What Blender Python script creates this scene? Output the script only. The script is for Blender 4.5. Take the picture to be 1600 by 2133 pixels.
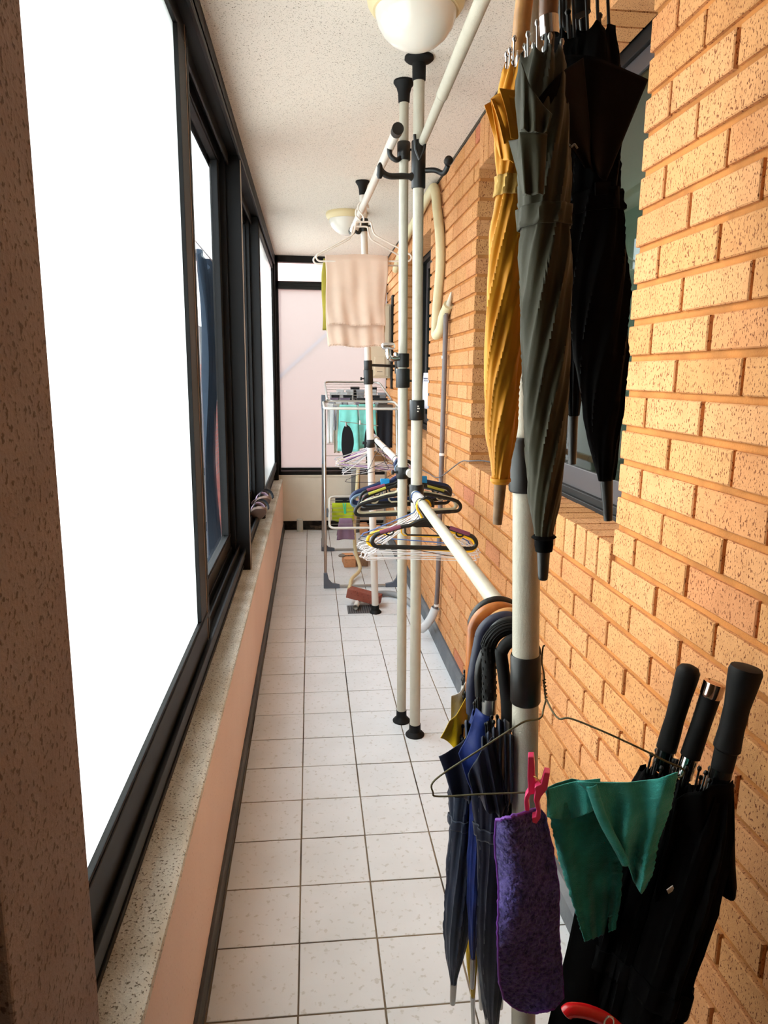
import bpy, bmesh, math, random
from mathutils import Vector, Matrix, noise
random.seed(7)
PI = math.pi
S = bpy.context.scene
for o in list(bpy.data.objects): bpy.data.objects.remove(o)
COL = S.collection

# ------------------------------------------------------------------ camera
CAMPOS = Vector((0.0, 0.0, 1.41))
CR = Matrix(((0.9947009839, -0.1022878067, 0.0103516767),
             (0.0093523757, 0.1902951728, 0.9816823724),
             (-0.1023840108, -0.9763836090, 0.1902434296)))   # rows: camera x, y, z axes in world space
cam = bpy.data.cameras.new('camera'); camo = bpy.data.objects.new('camera', cam); COL.objects.link(camo)
cam.sensor_fit = 'VERTICAL'; cam.sensor_height = 36.0; cam.lens = 1470.0 / 2133.0 * 36.0
cam.clip_start = 0.02; cam.clip_end = 200
def world_dir(c):      # camera-space vector to world
    return Vector((sum(M[i] * c[i] for i in range(3)) for M in ((CR[0][0], CR[1][0], CR[2][0]), (CR[0][1], CR[1][1], CR[2][1]), (CR[0][2], CR[1][2], CR[2][2]))))
_m = Matrix.Identity(4)
for j in range(3):
    e = [0, 0, 0]; e[j] = 1; w = world_dir(e)
    for i in range(3): _m[i][j] = w[i]
_m.translation = CAMPOS
camo.matrix_world = _m
S.camera = camo
def P(x, y, Y):        # survey helper: a point of the photo and its depth along the corridor give the place in metres
    d = world_dir((x - 800.0, -(y - 1066.5), -1470.0))
    return CAMPOS + d * (Y / d.y)

# ------------------------------------------------------------------ world and light
S.view_settings.view_transform = 'Standard'; S.view_settings.look = 'None'
S.view_settings.exposure = 1.0; S.view_settings.gamma = 1.0; S.view_settings.use_curve_mapping = False
W = bpy.data.worlds.new('world'); S.world = W; W.use_nodes = True
wn = W.node_tree; bg = wn.nodes['Background']
bg.inputs[0].default_value = (0.90, 0.96, 1.0, 1); bg.inputs[1].default_value = 3.5
sl = bpy.data.lights.new('sun', 'SUN'); sl.energy = 3.6; sl.angle = math.radians(22); sl.color = (1.0, 0.93, 0.82)
so = bpy.data.objects.new('sun', sl); COL.objects.link(so)
so.rotation_euler = Vector((0.80, -1.05, -0.30)).to_track_quat('-Z', 'Y').to_euler()

# ------------------------------------------------------------------ materials
def srgb(r, g, b):
    f = lambda c: (c / 255 / 12.92) if c / 255 <= 0.04045 else ((c / 255 + 0.055) / 1.055) ** 2.4
    return (f(r), f(g), f(b), 1)
MATS = {}
def mat(name, rgb, rough=0.6, metal=0.0, bump=0.0, bscale=200, var=0.0, vscale=6, spec=0.5, vcol=None, sheen=0.0, vert=1.0):
    if name in MATS: return MATS[name]
    m = bpy.data.materials.new(name); m.use_nodes = True; nt = m.node_tree; b = nt.nodes['Principled BSDF']
    b.inputs['Base Color'].default_value = srgb(*rgb); b.inputs['Roughness'].default_value = rough
    b.inputs['Metallic'].default_value = metal; b.inputs['Specular IOR Level'].default_value = spec
    if sheen: b.inputs['Sheen Weight'].default_value = sheen; b.inputs['Sheen Roughness'].default_value = 0.4
    geo = nt.nodes.new('ShaderNodeNewGeometry')
    mp = nt.nodes.new('ShaderNodeMapping'); mp.inputs['Scale'].default_value = (1, 1, vert)
    nt.links.new(geo.outputs['Position'], mp.inputs[0])
    if var:
        n = nt.nodes.new('ShaderNodeTexNoise'); n.inputs['Scale'].default_value = vscale; n.inputs['Detail'].default_value = 5
        nt.links.new(mp.outputs[0], n.inputs[0])
        mx = nt.nodes.new('ShaderNodeMix'); mx.data_type = 'RGBA'
        mx.inputs[6].default_value = srgb(*rgb)
        mx.inputs[7].default_value = srgb(*(vcol or tuple(c * (1 - var) for c in rgb)))
        cr = nt.nodes.new('ShaderNodeMapRange'); cr.inputs[1].default_value = 0.4; cr.inputs[2].default_value = 0.65
        nt.links.new(n.outputs[0], cr.inputs[0]); nt.links.new(cr.outputs[0], mx.inputs[0])
        nt.links.new(mx.outputs[2], b.inputs['Base Color'])
    if bump:
        n2 = nt.nodes.new('ShaderNodeTexNoise'); n2.inputs['Scale'].default_value = bscale; n2.inputs['Detail'].default_value = 3
        nt.links.new(mp.outputs[0], n2.inputs[0])
        bp = nt.nodes.new('ShaderNodeBump'); bp.inputs['Strength'].default_value = bump; bp.inputs['Distance'].default_value = 0.002
        nt.links.new(n2.outputs[0], bp.inputs['Height']); nt.links.new(bp.outputs[0], b.inputs['Normal'])
    MATS[name] = m
    return m

def brick_mat():
    m = bpy.data.materials.new('fired_clay'); m.use_nodes = True; nt = m.node_tree; L = nt.links; N = nt.nodes.new
    b = nt.nodes['Principled BSDF']; b.inputs['Roughness'].default_value = 0.85; b.inputs['Specular IOR Level'].default_value = 0.25
    geo = N('ShaderNodeNewGeometry'); mp = N('ShaderNodeMapping'); mp.inputs['Scale'].default_value = (1, 1, 0.55)
    L.new(geo.outputs['Position'], mp.inputs[0])
    at = N('ShaderNodeObjectInfo')
    # tone changes from brick to brick: per object, and per brick-sized cell on the joined rows
    ramp = N('ShaderNodeValToRGB'); e = ramp.color_ramp.elements
    e[0].position = 0; e[0].color = srgb(198, 140, 88); e[1].position = 1; e[1].color = srgb(198, 122, 90)
    for p, c in ((0.25, (206, 148, 94)), (0.55, (212, 154, 104)), (0.85, (204, 142, 92)), (0.965, (204, 142, 92))):
        x = e.new(p); x.color = srgb(*c)
    L.new(at.outputs['Random'], ramp.inputs[0])
    n1 = N('ShaderNodeTexNoise'); n1.inputs['Scale'].default_value = 22; n1.inputs['Detail'].default_value = 6; L.new(geo.outputs['Position'], n1.inputs[0])
    mx = N('ShaderNodeMix'); mx.data_type = 'RGBA'; mx.blend_type = 'MULTIPLY'
    mr = N('ShaderNodeMapRange'); mr.inputs[1].default_value = 0.45; mr.inputs[2].default_value = 0.75; mr.inputs[4].default_value = 0.6
    L.new(n1.outputs[0], mr.inputs[0]); L.new(mr.outputs[0], mx.inputs[0]); L.new(ramp.outputs[0], mx.inputs[6]); mx.inputs[7].default_value = (0.78, 0.70, 0.62, 1)
    n2 = N('ShaderNodeTexNoise'); n2.inputs['Scale'].default_value = 300; n2.inputs['Detail'].default_value = 3; L.new(mp.outputs[0], n2.inputs[0])
    r2 = N('ShaderNodeMapRange'); r2.inputs[1].default_value = 0.585; r2.inputs[2].default_value = 0.64; L.new(n2.outputs[0], r2.inputs[0])
    mx2 = N('ShaderNodeMix'); mx2.data_type = 'RGBA'; L.new(r2.outputs[0], mx2.inputs[0]); L.new(mx.outputs[2], mx2.inputs[6]); mx2.inputs[7].default_value = srgb(126, 70, 38)
    L.new(mx2.outputs[2], b.inputs['Base Color'])
    bp = N('ShaderNodeBump'); bp.inputs['Strength'].default_value = 0.55; bp.inputs['Distance'].default_value = 0.0016; bp.invert = True
    ad = N('ShaderNodeMath'); ad.operation = 'MULTIPLY_ADD'; ad.inputs[1].default_value = 1.4
    n3 = N('ShaderNodeTexNoise'); n3.inputs['Scale'].default_value = 700; L.new(mp.outputs[0], n3.inputs[0])
    L.new(r2.outputs[0], ad.inputs[0]); L.new(n3.outputs[0], ad.inputs[2]); L.new(ad.outputs[0], bp.inputs['Height'])
    L.new(bp.outputs[0], b.inputs['Normal'])
    return m
M_BRICK = brick_mat()
M_MORTAR = mat('mortar', (192, 126, 68), 0.95, bump=0.6, bscale=260, var=0.14, vscale=14, spec=0.2)
def speck_mat(name, base, dark, scale, thr, rough, bump, dist=0.002, big=None, bigscale=3):
    m = bpy.data.materials.new(name); m.use_nodes = True; nt = m.node_tree; L = nt.links; N = nt.nodes.new
    b = nt.nodes['Principled BSDF']; b.inputs['Roughness'].default_value = rough; b.inputs['Specular IOR Level'].default_value = 0.3
    geo = N('ShaderNodeNewGeometry')
    n2 = N('ShaderNodeTexNoise'); n2.inputs['Scale'].default_value = scale; n2.inputs['Detail'].default_value = 3; L.new(geo.outputs['Position'], n2.inputs[0])
    r2 = N('ShaderNodeMapRange'); r2.inputs[1].default_value = thr; r2.inputs[2].default_value = thr + 0.07; L.new(n2.outputs[0], r2.inputs[0])
    src = None
    if big:
        nb = N('ShaderNodeTexNoise'); nb.inputs['Scale'].default_value = bigscale; nb.inputs['Detail'].default_value = 6; L.new(geo.outputs['Position'], nb.inputs[0])
        rb = N('ShaderNodeMapRange'); rb.inputs[1].default_value = 0.38; rb.inputs[2].default_value = 0.68; L.new(nb.outputs[0], rb.inputs[0])
        mb = N('ShaderNodeMix'); mb.data_type = 'RGBA'; mb.inputs[6].default_value = srgb(*base); mb.inputs[7].default_value = srgb(*big); L.new(rb.outputs[0], mb.inputs[0]); src = mb.outputs[2]
    mx2 = N('ShaderNodeMix'); mx2.data_type = 'RGBA'; L.new(r2.outputs[0], mx2.inputs[0]); mx2.inputs[6].default_value = srgb(*base)
    if src: L.new(src, mx2.inputs[6])
    mx2.inputs[7].default_value = srgb(*dark); L.new(mx2.outputs[2], b.inputs['Base Color'])
    bp = N('ShaderNodeBump'); bp.inputs['Strength'].default_value = bump; bp.inputs['Distance'].default_value = dist
    L.new(n2.outputs[0], bp.inputs['Height']); L.new(bp.outputs[0], b.inputs['Normal'])
    return m
M_CEIL = speck_mat('stucco_ceiling', (228, 219, 209), (132, 120, 106), 260, 0.60, 0.95, 0.5)
M_PILLAR = speck_mat('textured_render', (152, 134, 126), (104, 86, 76), 150, 0.57, 0.9, 0.8, 0.003, big=(142, 122, 114), bigscale=9)
M_SILL = speck_mat('cement_sill', (224, 219, 208), (120, 108, 92), 190, 0.58, 0.85, 0.8, 0.003, big=(192, 180, 160), bigscale=7)
M_PARAPET = speck_mat('pink_beige_paint', (232, 206, 190), (206, 176, 156), 120, 0.64, 0.8, 0.3, 0.002, big=(224, 196, 180), bigscale=2)
M_FARWALL = mat('cream_paint', (238, 230, 214), 0.8, bump=0.3, bscale=90, var=0.06, vscale=3)
M_TILE = speck_mat('ceramic_tile', (222, 224, 227), (200, 200, 198), 60, 0.60, 0.38, 0.12, 0.001, big=(214, 216, 218), bigscale=5)
M_GROUT = mat('grout', (128, 112, 92), 0.95, bump=0.5, bscale=150, var=0.45, vscale=2.5, vcol=(52, 44, 38))
M_SKIRT = mat('dark_skirting_paint', (54, 55, 58), 0.6, bump=0.5, bscale=60, var=0.3, vscale=8, vcol=(78, 78, 78))
M_SKIRTR = mat('grey_skirting_paint', (84, 88, 94), 0.6, bump=0.5, bscale=60, var=0.25, vscale=6, vcol=(112, 114, 116))
M_ALU = mat('dark_aluminium', (10, 10, 11), 0.55, metal=0.0, var=0.1, vscale=12, spec=.3)
M_ALUB = mat('bronze_aluminium', (84, 80, 82), 0.4, metal=0.4)
M_GASKET = mat('tan_gasket', (150, 124, 104), 0.5)
M_POLE = mat('ivory_powder_coat', (186, 180, 164), 0.42, bump=0.35, bscale=420, var=0.03, vscale=30)
M_POLEW = mat('white_rod', (214, 206, 196), 0.4, bump=0.1, bscale=420)
M_BLK = mat('black_plastic', (13, 12, 12), 0.42)
M_BLKM = mat('black_rubber', (12, 12, 13), 0.65, spec=.25)
M_CHROME = mat('chrome', (220, 220, 222), 0.12, metal=1.0)
M_STEEL = mat('steel', (176, 174, 170), 0.3, metal=0.9)
M_WHITEP = mat('white_plastic', (232, 228, 220), 0.4)
M_CREAMP = mat('cream_plastic', (222, 204, 160), 0.45)
M_GREYPIPE = mat('mauve_grey_pipe', (112, 100, 98), 0.5)
M_GREYP = mat('blue_grey_plastic', (92, 100, 112), 0.5)
def glass_mat(name, tcol, gcol=(1, 1, 1), trans=None, rough=0.0, mixt=0.0):
    # frosted sheet: light spreads through it (translucent), partly straight through, with a faint gloss
    m = bpy.data.materials.new(name); m.use_nodes = True; nt = m.node_tree; L = nt.links; N = nt.nodes.new
    nt.nodes.remove(nt.nodes['Principled BSDF']); out = nt.nodes['Material Output']
    tp = N('ShaderNodeBsdfTransparent'); tp.inputs[0].default_value = (*gcol, 1)
    gl = N('ShaderNodeBsdfGlossy'); gl.inputs['Roughness'].default_value = rough
    fr = N('ShaderNodeFresnel'); gg = N('ShaderNodeNewGeometry'); mi = N('ShaderNodeMapRange'); mi.inputs[3].default_value = 1.35; mi.inputs[4].default_value = 1 / 1.35
    L.new(gg.outputs['Backfacing'], mi.inputs[0]); L.new(mi.outputs[0], fr.inputs[0])
    a = tp
    if trans is not None:
        tl = N('ShaderNodeBsdfTranslucent'); tl.inputs[0].default_value = (*tcol, 1)
        mm = N('ShaderNodeMixShader'); mm.inputs[0].default_value = mixt
        L.new(tl.outputs[0], mm.inputs[1]); L.new(tp.outputs[0], mm.inputs[2]); a = mm
    ms = N('ShaderNodeMixShader'); L.new(fr.outputs[0], ms.inputs[0]); L.new(a.outputs[0], ms.inputs[1]); L.new(gl.outputs[0], ms.inputs[2])
    L.new(ms.outputs[0], out.inputs['Surface'])
    return m
M_GLASS = glass_mat('clear_glass', (1, 1, 1), (0.93, 0.96, 0.97))
M_FROST = glass_mat('frosted_glass', (0.90, 0.93, 0.92), trans=True, rough=0.25, mixt=0.0)
M_FROST2 = glass_mat('hazy_frosted_glass', (0.42, 0.42, 0.41), (0.62, 0.62, 0.62), trans=True, rough=0.2, mixt=0.5)
def sheet_mat():
    m = bpy.data.materials.new('blue_net'); m.use_nodes = True; nt = m.node_tree; L = nt.links; N = nt.nodes.new
    b = nt.nodes['Principled BSDF']; b.inputs['Base Color'].default_value = srgb(70, 88, 108); b.inputs['Roughness'].default_value = .8
    t = N('ShaderNodeBsdfTranslucent'); t.inputs[0].default_value = srgb(78, 98, 118); mx = N('ShaderNodeMixShader'); mx.inputs[0].default_value = .5
    L.new(b.outputs[0], mx.inputs[1]); L.new(t.outputs[0], mx.inputs[2]); L.new(mx.outputs[0], nt.nodes['Material Output'].inputs['Surface']); return m
M_DARKGLASS = glass_mat('room_window_glass', (1, 1, 1), (0.62, 0.68, 0.64))

def fabric(name, rgb, rough=0.75, bump=0.25, bscale=500, var=0.12, sheen=0.15, spec=0.3, vcol=None, vscale=9):
    return mat(name, rgb, rough, bump=bump, bscale=bscale, var=var, vscale=vscale, spec=spec, sheen=sheen, vcol=vcol)

# ------------------------------------------------------------------ object helpers
def tag(o, label=None, cat=None, group=None, kind=None):
    if label: o['label'] = label
    if cat: o['category'] = cat
    if group: o['group'] = group
    if kind: o['kind'] = kind
    return o
def empty(name, loc=(0, 0, 0), label=None, cat=None, group=None):
    o = bpy.data.objects.new(name, None); COL.objects.link(o); o.location = loc; o.empty_display_size = 0.05
    return tag(o, label, cat, group)
def link(name, me, m, parent=None, smooth=True):
    for mm in (m if isinstance(m, (list, tuple)) else [m]): me.materials.append(mm)
    if smooth:
        for p in me.polygons: p.use_smooth = True
    o = bpy.data.objects.new(name, me); COL.objects.link(o)
    if parent is not None:
        o.parent = parent; o.matrix_parent_inverse = Matrix.Translation(-Vector(parent.location))
    return o
class MB:
    def __init__(s): s.v = []; s.f = []; s.mi = []; s.cur = 0
    def add(s, vs, fs):
        n = len(s.v); s.v += [tuple(x) for x in vs]; s.f += [tuple(i + n for i in f) for f in fs]; s.mi += [s.cur] * len(fs); return s
    def box(s, x0, x1, y0, y1, z0, z1):
        v = [(x, y, z) for x in (x0, x1) for y in (y0, y1) for z in (z0, z1)]
        return s.add(v, [(0, 1, 3, 2), (4, 6, 7, 5), (0, 4, 5, 1), (2, 3, 7, 6), (0, 2, 6, 4), (1, 5, 7, 3)])
    def obox(s, c, ax, ay, az, hx, hy, hz, bev=0.0):
        c = Vector(c); ax, ay, az = Vector(ax).normalized(), Vector(ay).normalized(), Vector(az).normalized()
        v = [c + ax * (i * hx) + ay * (j * hy) + az * (k * hz) for i in (-1, 1) for j in (-1, 1) for k in (-1, 1)]
        return s.add(v, [(0, 1, 3, 2), (4, 6, 7, 5), (0, 4, 5, 1), (2, 3, 7, 6), (0, 2, 6, 4), (1, 5, 7, 3)])
    def tube(s, pts, r, n=12, cap=True, closed=False, flat=None):
        pts = [Vector(p) for p in pts]; m = len(pts)
        rr = r if isinstance(r, (list, tuple)) else [r] * m
        tang = []
        for i in range(m):
            a = pts[(i - 1) % m] if (closed or i > 0) else pts[i]; b = pts[(i + 1) % m] if (closed or i < m - 1) else pts[i]
            t = (b - a); tang.append(t.normalized() if t.length > 1e-9 else Vector((0, 0, 1)))
        up = Vector((0, 0, 1)) if abs(tang[0].z) < 0.9 else Vector((1, 0, 0))
        nrm = (up - tang[0] * up.dot(tang[0])).normalized(); base = len(s.v)
        for i in range(m):
            if i: 
                nrm = nrm - tang[i] * nrm.dot(tang[i])
                if nrm.length < 1e-6: nrm = tang[i].orthogonal()
                nrm.normalize()
            bn = tang[i].cross(nrm)
            for k in range(n):
                a = 2 * PI * k / n
                fx, fy = (1, 1) if not flat else flat
                s.v.append(tuple(pts[i] + (nrm * math.cos(a) * fx + bn * math.sin(a) * fy) * rr[i]))
        segs = m if closed else m - 1
        for i in range(segs):
            for k in range(n):
                a = base + i * n + k; b = base + i * n + (k + 1) % n; c = base + ((i + 1) % m) * n + (k + 1) % n; d = base + ((i + 1) % m) * n + k
                s.f.append((a, b, c, d)); s.mi.append(s.cur)
        if cap and not closed:
            s.f.append(tuple(base + k for k in reversed(range(n)))); s.mi.append(s.cur)
            s.f.append(tuple(base + (m - 1) * n + k for k in range(n))); s.mi.append(s.cur)
        return s
    def lathe(s, c, axis, prof, n=24):
        axis = Vector(axis).normalized(); c = Vector(c)
        pts = [c + axis * h for h, r in prof]; rr = [max(r, 1e-4) for h, r in prof]
        ux = axis.orthogonal().normalized(); uy = axis.cross(ux); base = len(s.v)
        for p, r in zip(pts, rr):
            for k in range(n):
                a = 2 * PI * k / n; s.v.append(tuple(p + (ux * math.cos(a) + uy * math.sin(a)) * r))
        for i in range(len(pts) - 1):
            for k in range(n):
                s.f.append((base + i * n + k, base + i * n + (k + 1) % n, base + (i + 1) * n + (k + 1) % n, base + (i + 1) * n + k)); s.mi.append(s.cur)
        s.f.append(tuple(base + k for k in reversed(range(n)))); s.mi.append(s.cur)
        s.f.append(tuple(base + (len(pts) - 1) * n + k for k in range(n))); s.mi.append(s.cur)
        return s
    def prism(s, poly, d):      # closed polygon of points extruded by vector d
        poly = [Vector(p) for p in poly]; d = Vector(d); n = len(poly)
        return s.add(poly + [p + d for p in poly], [tuple(reversed(range(n))), tuple(range(n, 2 * n))] + [(i, (i + 1) % n, n + (i + 1) % n, n + i) for i in range(n)])
    def grid(s, fn, nu, nv, closed_u=False):
        base = len(s.v)
        for j in range(nv + 1):
            for i in range(nu + (0 if closed_u else 1)):
                s.v.append(tuple(fn(i / nu, j / nv)))
        w = nu if closed_u else nu + 1
        for j in range(nv):
            for i in range(nu):
                i2 = (i + 1) % w if closed_u else i + 1
                s.f.append((base + j * w + i, base + j * w + i2, base + (j + 1) * w + i2, base + (j + 1) * w + i)); s.mi.append(s.cur)
        return s
    def build(s, name, m, parent=None, smooth=True, sol=0.0, bev=0.0, auto=40):
        me = bpy.data.meshes.new(name); me.from_pydata(s.v, [], s.f); me.update()
        bm = bmesh.new(); bm.from_mesh(me); bmesh.ops.recalc_face_normals(bm, faces=bm.faces); bm.to_mesh(me); bm.free()
        o = link(name, me, m, parent, smooth)
        for p, k in zip(me.polygons, s.mi): p.material_index = k
        if smooth and auto:
            try: me.set_sharp_from_angle(angle=math.radians(auto))
            except Exception: pass
        if sol:
            q = o.modifiers.new('solid', 'SOLIDIFY'); q.thickness = sol; q.offset = 0
        if bev:
            q = o.modifiers.new('bevel', 'BEVEL'); q.width = bev; q.segments = 2; q.limit_method = 'ANGLE'; q.angle_limit = math.radians(40)
        return o
def smoothpts(pts, k=6):        # Catmull-Rom through points
    pts = [Vector(p) for p in pts]; out = []
    for i in range(len(pts) - 1):
        p0 = pts[max(i - 1, 0)]; p1 = pts[i]; p2 = pts[i + 1]; p3 = pts[min(i + 2, len(pts) - 1)]
        for j in range(k):
            t = j / k
            out.append(0.5 * ((2 * p1) + (p2 - p0) * t + (2 * p0 - 5 * p1 + 4 * p2 - p3) * t * t + (3 * p1 - p0 - 3 * p2 + p3) * t ** 3))
    out.append(pts[-1]); return out
def dup(root, loc, label=None, group=None):
    r = root.copy(); COL.objects.link(r); r.location = loc
    if label: r['label'] = label
    if group: r['group'] = group
    for ch in list(root.children):
        c = ch.copy(); COL.objects.link(c); c.parent = r
        for g in ch.children:
            d = g.copy(); COL.objects.link(d); d.parent = c
    return r

# ================================================================== STRUCTURE
XB, HC, YF, YN = 0.68, 2.41, 6.41, -0.9
SILLZ = 0.475
# floor slab with recessed grout, single tiles on top
fl = MB().box(-0.30, 0.70, YN - 0.1, YF + 0.3, -0.08, -0.0022).build('floor', M_GROUT, smooth=False)
tag(fl, 'balcony floor of square off-white ceramic tiles with dark grout', 'floor', kind='structure')
TP = 0.2055
xg = [-0.245, -0.040, 0.157, 0.3595, 0.562, 0.655]
def tilemesh(w, d):
    b = MB(); h = 0.002; e = 0.0012
    v = [(0, 0, -0.006), (w, 0, -0.006), (w, d, -0.006), (0, d, -0.006), (0, 0, -h + .0012), (w, 0, -h + .0012), (w, d, -h + .0012), (0, d, -h + .0012), (e, e, 0), (w - e, e, 0), (w - e, d - e, 0), (e, d - e, 0)]
    b.add(v, [(0, 1, 5, 4), (1, 2, 6, 5), (2, 3, 7, 6), (3, 0, 4, 7), (4, 5, 9, 8), (5, 6, 10, 9), (6, 7, 11, 10), (7, 4, 8, 11), (8, 9, 10, 11)])
    me = bpy.data.meshes.new('tile'); me.from_pydata(b.v, [], b.f); me.update(); me.materials.append(M_TILE); return me
gj = 0.0045
cols = []
for i in range(5):
    w = xg[i + 1] - xg[i] - gj; cols.append((xg[i] + gj / 2, w, tilemesh(w, TP - gj)))
lastd = {}
y = 1.349 - 11 * TP; r = 0
while y < YF - 0.02:
    d = min(TP, YF - y) - gj
    for (x0, w, me) in cols:
        if 4.04 < y + TP / 2 < 4.2 and 0.15 < x0 < 0.40 and False: continue
        mm = me if d > TP - gj - 1e-4 else tilemesh(w, d)
        o = bpy.data.objects.new('tile', mm); COL.objects.link(o); o.parent = fl
        o.location = (x0 + random.uniform(-.0005, .0005), y + gj / 2, random.uniform(-.0006, 0.0004))
    y += TP
# ceiling
tag(MB().box(-0.47, 0.95, YN - 0.1, YF + 0.12, HC, HC + 0.12).build('ceiling', M_CEIL, smooth=False), 'speckled off-white stucco balcony ceiling', 'ceiling', kind='structure')
# left parapet with its rough sill
tag(MB().box(-0.44, -0.258, YN, YF + 0.1, 0.0, SILLZ - 0.02).build('wall_left', M_PARAPET, smooth=False), 'low pinkish beige parapet wall under the left windows', 'wall', kind='structure')
sb = MB().grid(lambda u, v: (-0.256 - 0.184 * min(1, u * 1.0) + (0 if u > 0.02 else 0.0), YN + v * (YF + 0.1 - YN),
     SILLZ - (0.006 if u < 0.02 else 0) + 0.0016 * noise.noise(Vector((u * 9, v * 60, 3)))), 24, 120)
sb.box(-0.44, -0.2565, YN, YF + 0.1, SILLZ - 0.021, SILLZ - 0.004)
tag(sb.build('trim_1', M_SILL, auto=60), 'rough cement sill capping the left parapet', 'sill', kind='structure')
b = MB().box(-0.2585, -0.249, YN, YF, 0.0, 0.065); b.box(-0.2585, -0.246, YN, YF, 0, 0.012)
tag(b.build('baseboard_left', M_SKIRT, smooth=False, bev=.002), 'dark painted strip at the foot of the left parapet', 'baseboard', kind='structure')
b = MB()
b.add([(0.652, YN, 0), (0.652, YF, 0), (0.655, YN, 0.058), (0.655, YF, 0.058), (0.672, YN, 0.068), (0.672, YF, 0.068), (0.70, YN, 0.068), (0.70, YF, 0.068), (0.70, YN, 0), (0.70, YF, 0)],
      [(0, 1, 3, 2), (2, 3, 5, 4), (4, 5, 7, 6), (6, 7, 9, 8), (0, 2, 4, 6, 8), (1, 9, 7, 5, 3)])
tag(b.build('baseboard_right', M_SKIRTR, auto=25), 'grey painted kerb at the foot of the brick wall', 'baseboard', kind='structure')
# pillar at the near left
b = MB().box(-0.60, -0.255, 0.535, 0.738, 0, HC)
tag(b.build('wall_left_pillar', M_PILLAR, smooth=False, bev=.003), 'brown textured render pillar at the left edge beside the frosted pane', 'pillar', kind='structure')
b = MB().box(-0.60, -0.268, YN, 0.535, 0, HC)
tag(b.build('wall_left_near', mat('grey_green_render', (112, 116, 104), 0.9, bump=0.7, bscale=150, var=0.2), smooth=False), 'grey-green render wall behind the brown pillar', 'wall', kind='structure')
tag(MB().box(-0.6, 0.95, YN - 0.12, YN, 0, HC).build('wall_back', M_FARWALL, smooth=False), 'plain cream wall closing the balcony behind the camera', 'wall', kind='structure')

# ---------------- brick wall
CO, BH, PH, BL = 0.0737, 0.060, 0.210, 0.2005
W1 = (1.495, 2.985); W2 = (4.12, 5.25); ZS, ZL = 0.943, 2.225
BD = 0.115
core = MB()
e = 0.004
def coreb(y0, y1, z0, z1): core.box(XB + 0.0088, XB + BD, y0, y1, z0, z1)
coreb(YN, YF + .1, 0, ZS + .085)
zc = ZS + .085
coreb(YN, W1[0] - e, zc, HC); coreb(W1[1] + e, W2[0] - e, zc, HC); coreb(W2[1] + e, YF + .1, zc, HC)
coreb(W1[0] - e, W1[1] + e, ZL + e, HC); coreb(W2[0] - e, W2[1] + e, ZL + e, HC)
wr = core.build('wall_right', M_MORTAR, smooth=False)
tag(wr, 'orange brick wall along the right side with deep raked joints', 'wall', kind='structure')
def brickverts(w, h, d=BD):       # origin at front-lower-near corner; x depth, y length, z height
    c = 0.0022
    v = [(d, 0, 0), (d, w, 0), (d, w, h), (d, 0, h), (c, 0, 0), (c, w, 0), (c, w, h), (c, 0, h), (0, c, c), (0, w - c, c), (0, w - c, h - c), (0, c, h - c)]
    f = [(0, 3, 2, 1), (0, 1, 5, 4), (1, 2, 6, 5), (2, 3, 7, 6), (3, 0, 4, 7), (4, 5, 9, 8), (5, 6, 10, 9), (6, 7, 11, 10), (7, 4, 8, 11), (8, 9, 10, 11)]
    return v, f
cache = {}
def brickmesh(w, h, d=BD):
    k = (round(w, 3), round(h, 3), round(d, 3))
    if k not in cache:
        v, f = brickverts(*k); me = bpy.data.meshes.new('brick'); me.from_pydata(v, [], f); me.update(); me.materials.append(M_BRICK); cache[k] = me
    return cache[k]
bricks = []      # (y, z, w, h, x, depth)
def course(z, h, spans, par):
    for (a, c) in spans:
        n0 = math.floor((a - 1.495) / PH) - 2; cuts = [a]
        for n in range(n0, n0 + 60):
            yj = 1.495 + n * PH + (0 if par else PH / 2) - 0.0
            if a + 0.035 < yj < c - 0.035: cuts.append(yj)
        cuts.append(c)
        for p, q in zip(cuts[:-1], cuts[1:]):
            g0 = 0 if p == a else 0.0048; g1 = 0 if q == c else 0.0048
            bricks.append((p + g0, z, q - p - g0 - g1, h, XB, BD))
full = [(YN, YF)]
piers = [(YN, W1[0]), (W1[1], W2[0]), (W2[1], YF)]
for k in range(-13, 20):
    z = 1.015 + CO * k; h = BH
    if z < 0.07: h -= 0.07 - z; z = 0.07
    if z + h > HC: h = HC - z
    if h < 0.02: continue
    course(z, h, full if k <= -2 else piers, k % 2)
for (a, c) in (W1, W2):          # soldiers over and rowlocks under each window
    n = round((c - a) / 0.074); s = (c - a) / n
    for i in range(n):
        bricks.append((a + i * s + 0.004, ZL, s - 0.008, HC - ZL - 0.002, XB, BD))
for (a, c) in (W1, W2):
    n = round((c - a) / 0.074); s = (c - a) / n
    for i in range(n):
        bricks.append((a + i * s + 0.0045, 0.945, s - 0.009, 0.094, XB - 0.004, 0.17))
def dist(bk): return math.hypot(0.68, (bk[0] + bk[2] / 2)) ** 2 / (abs(0.68) * 1.0) / (bk[2] * bk[3] * 60)
vis = []
def proj(p):
    q = Vector(p) - CAMPOS
    c = [Vector(world_dir([1 if j == i else 0 for j in range(3)])).dot(q) for i in range(3)]
    return (800 + c[0] * 1470 / -c[2], 1066.5 - c[1] * 1470 / -c[2]) if c[2] < -0.05 else (9999, 9999)
scored = []
for bk in bricks:
    y, z, w, h, x, d = bk
    x1, y1 = proj((x, y, z + h / 2)); x2, y2 = proj((x, y + w, z + h / 2)); px, py = (x1 + x2) / 2, (y1 + y2) / 2
    inside = -60 < min(x1, x2) < 1640 and -80 < py < 2213
    scored.append(((0 if inside else 1e6) + y + w / 2, bk))
scored.sort(key=lambda t: t[0])
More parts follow.
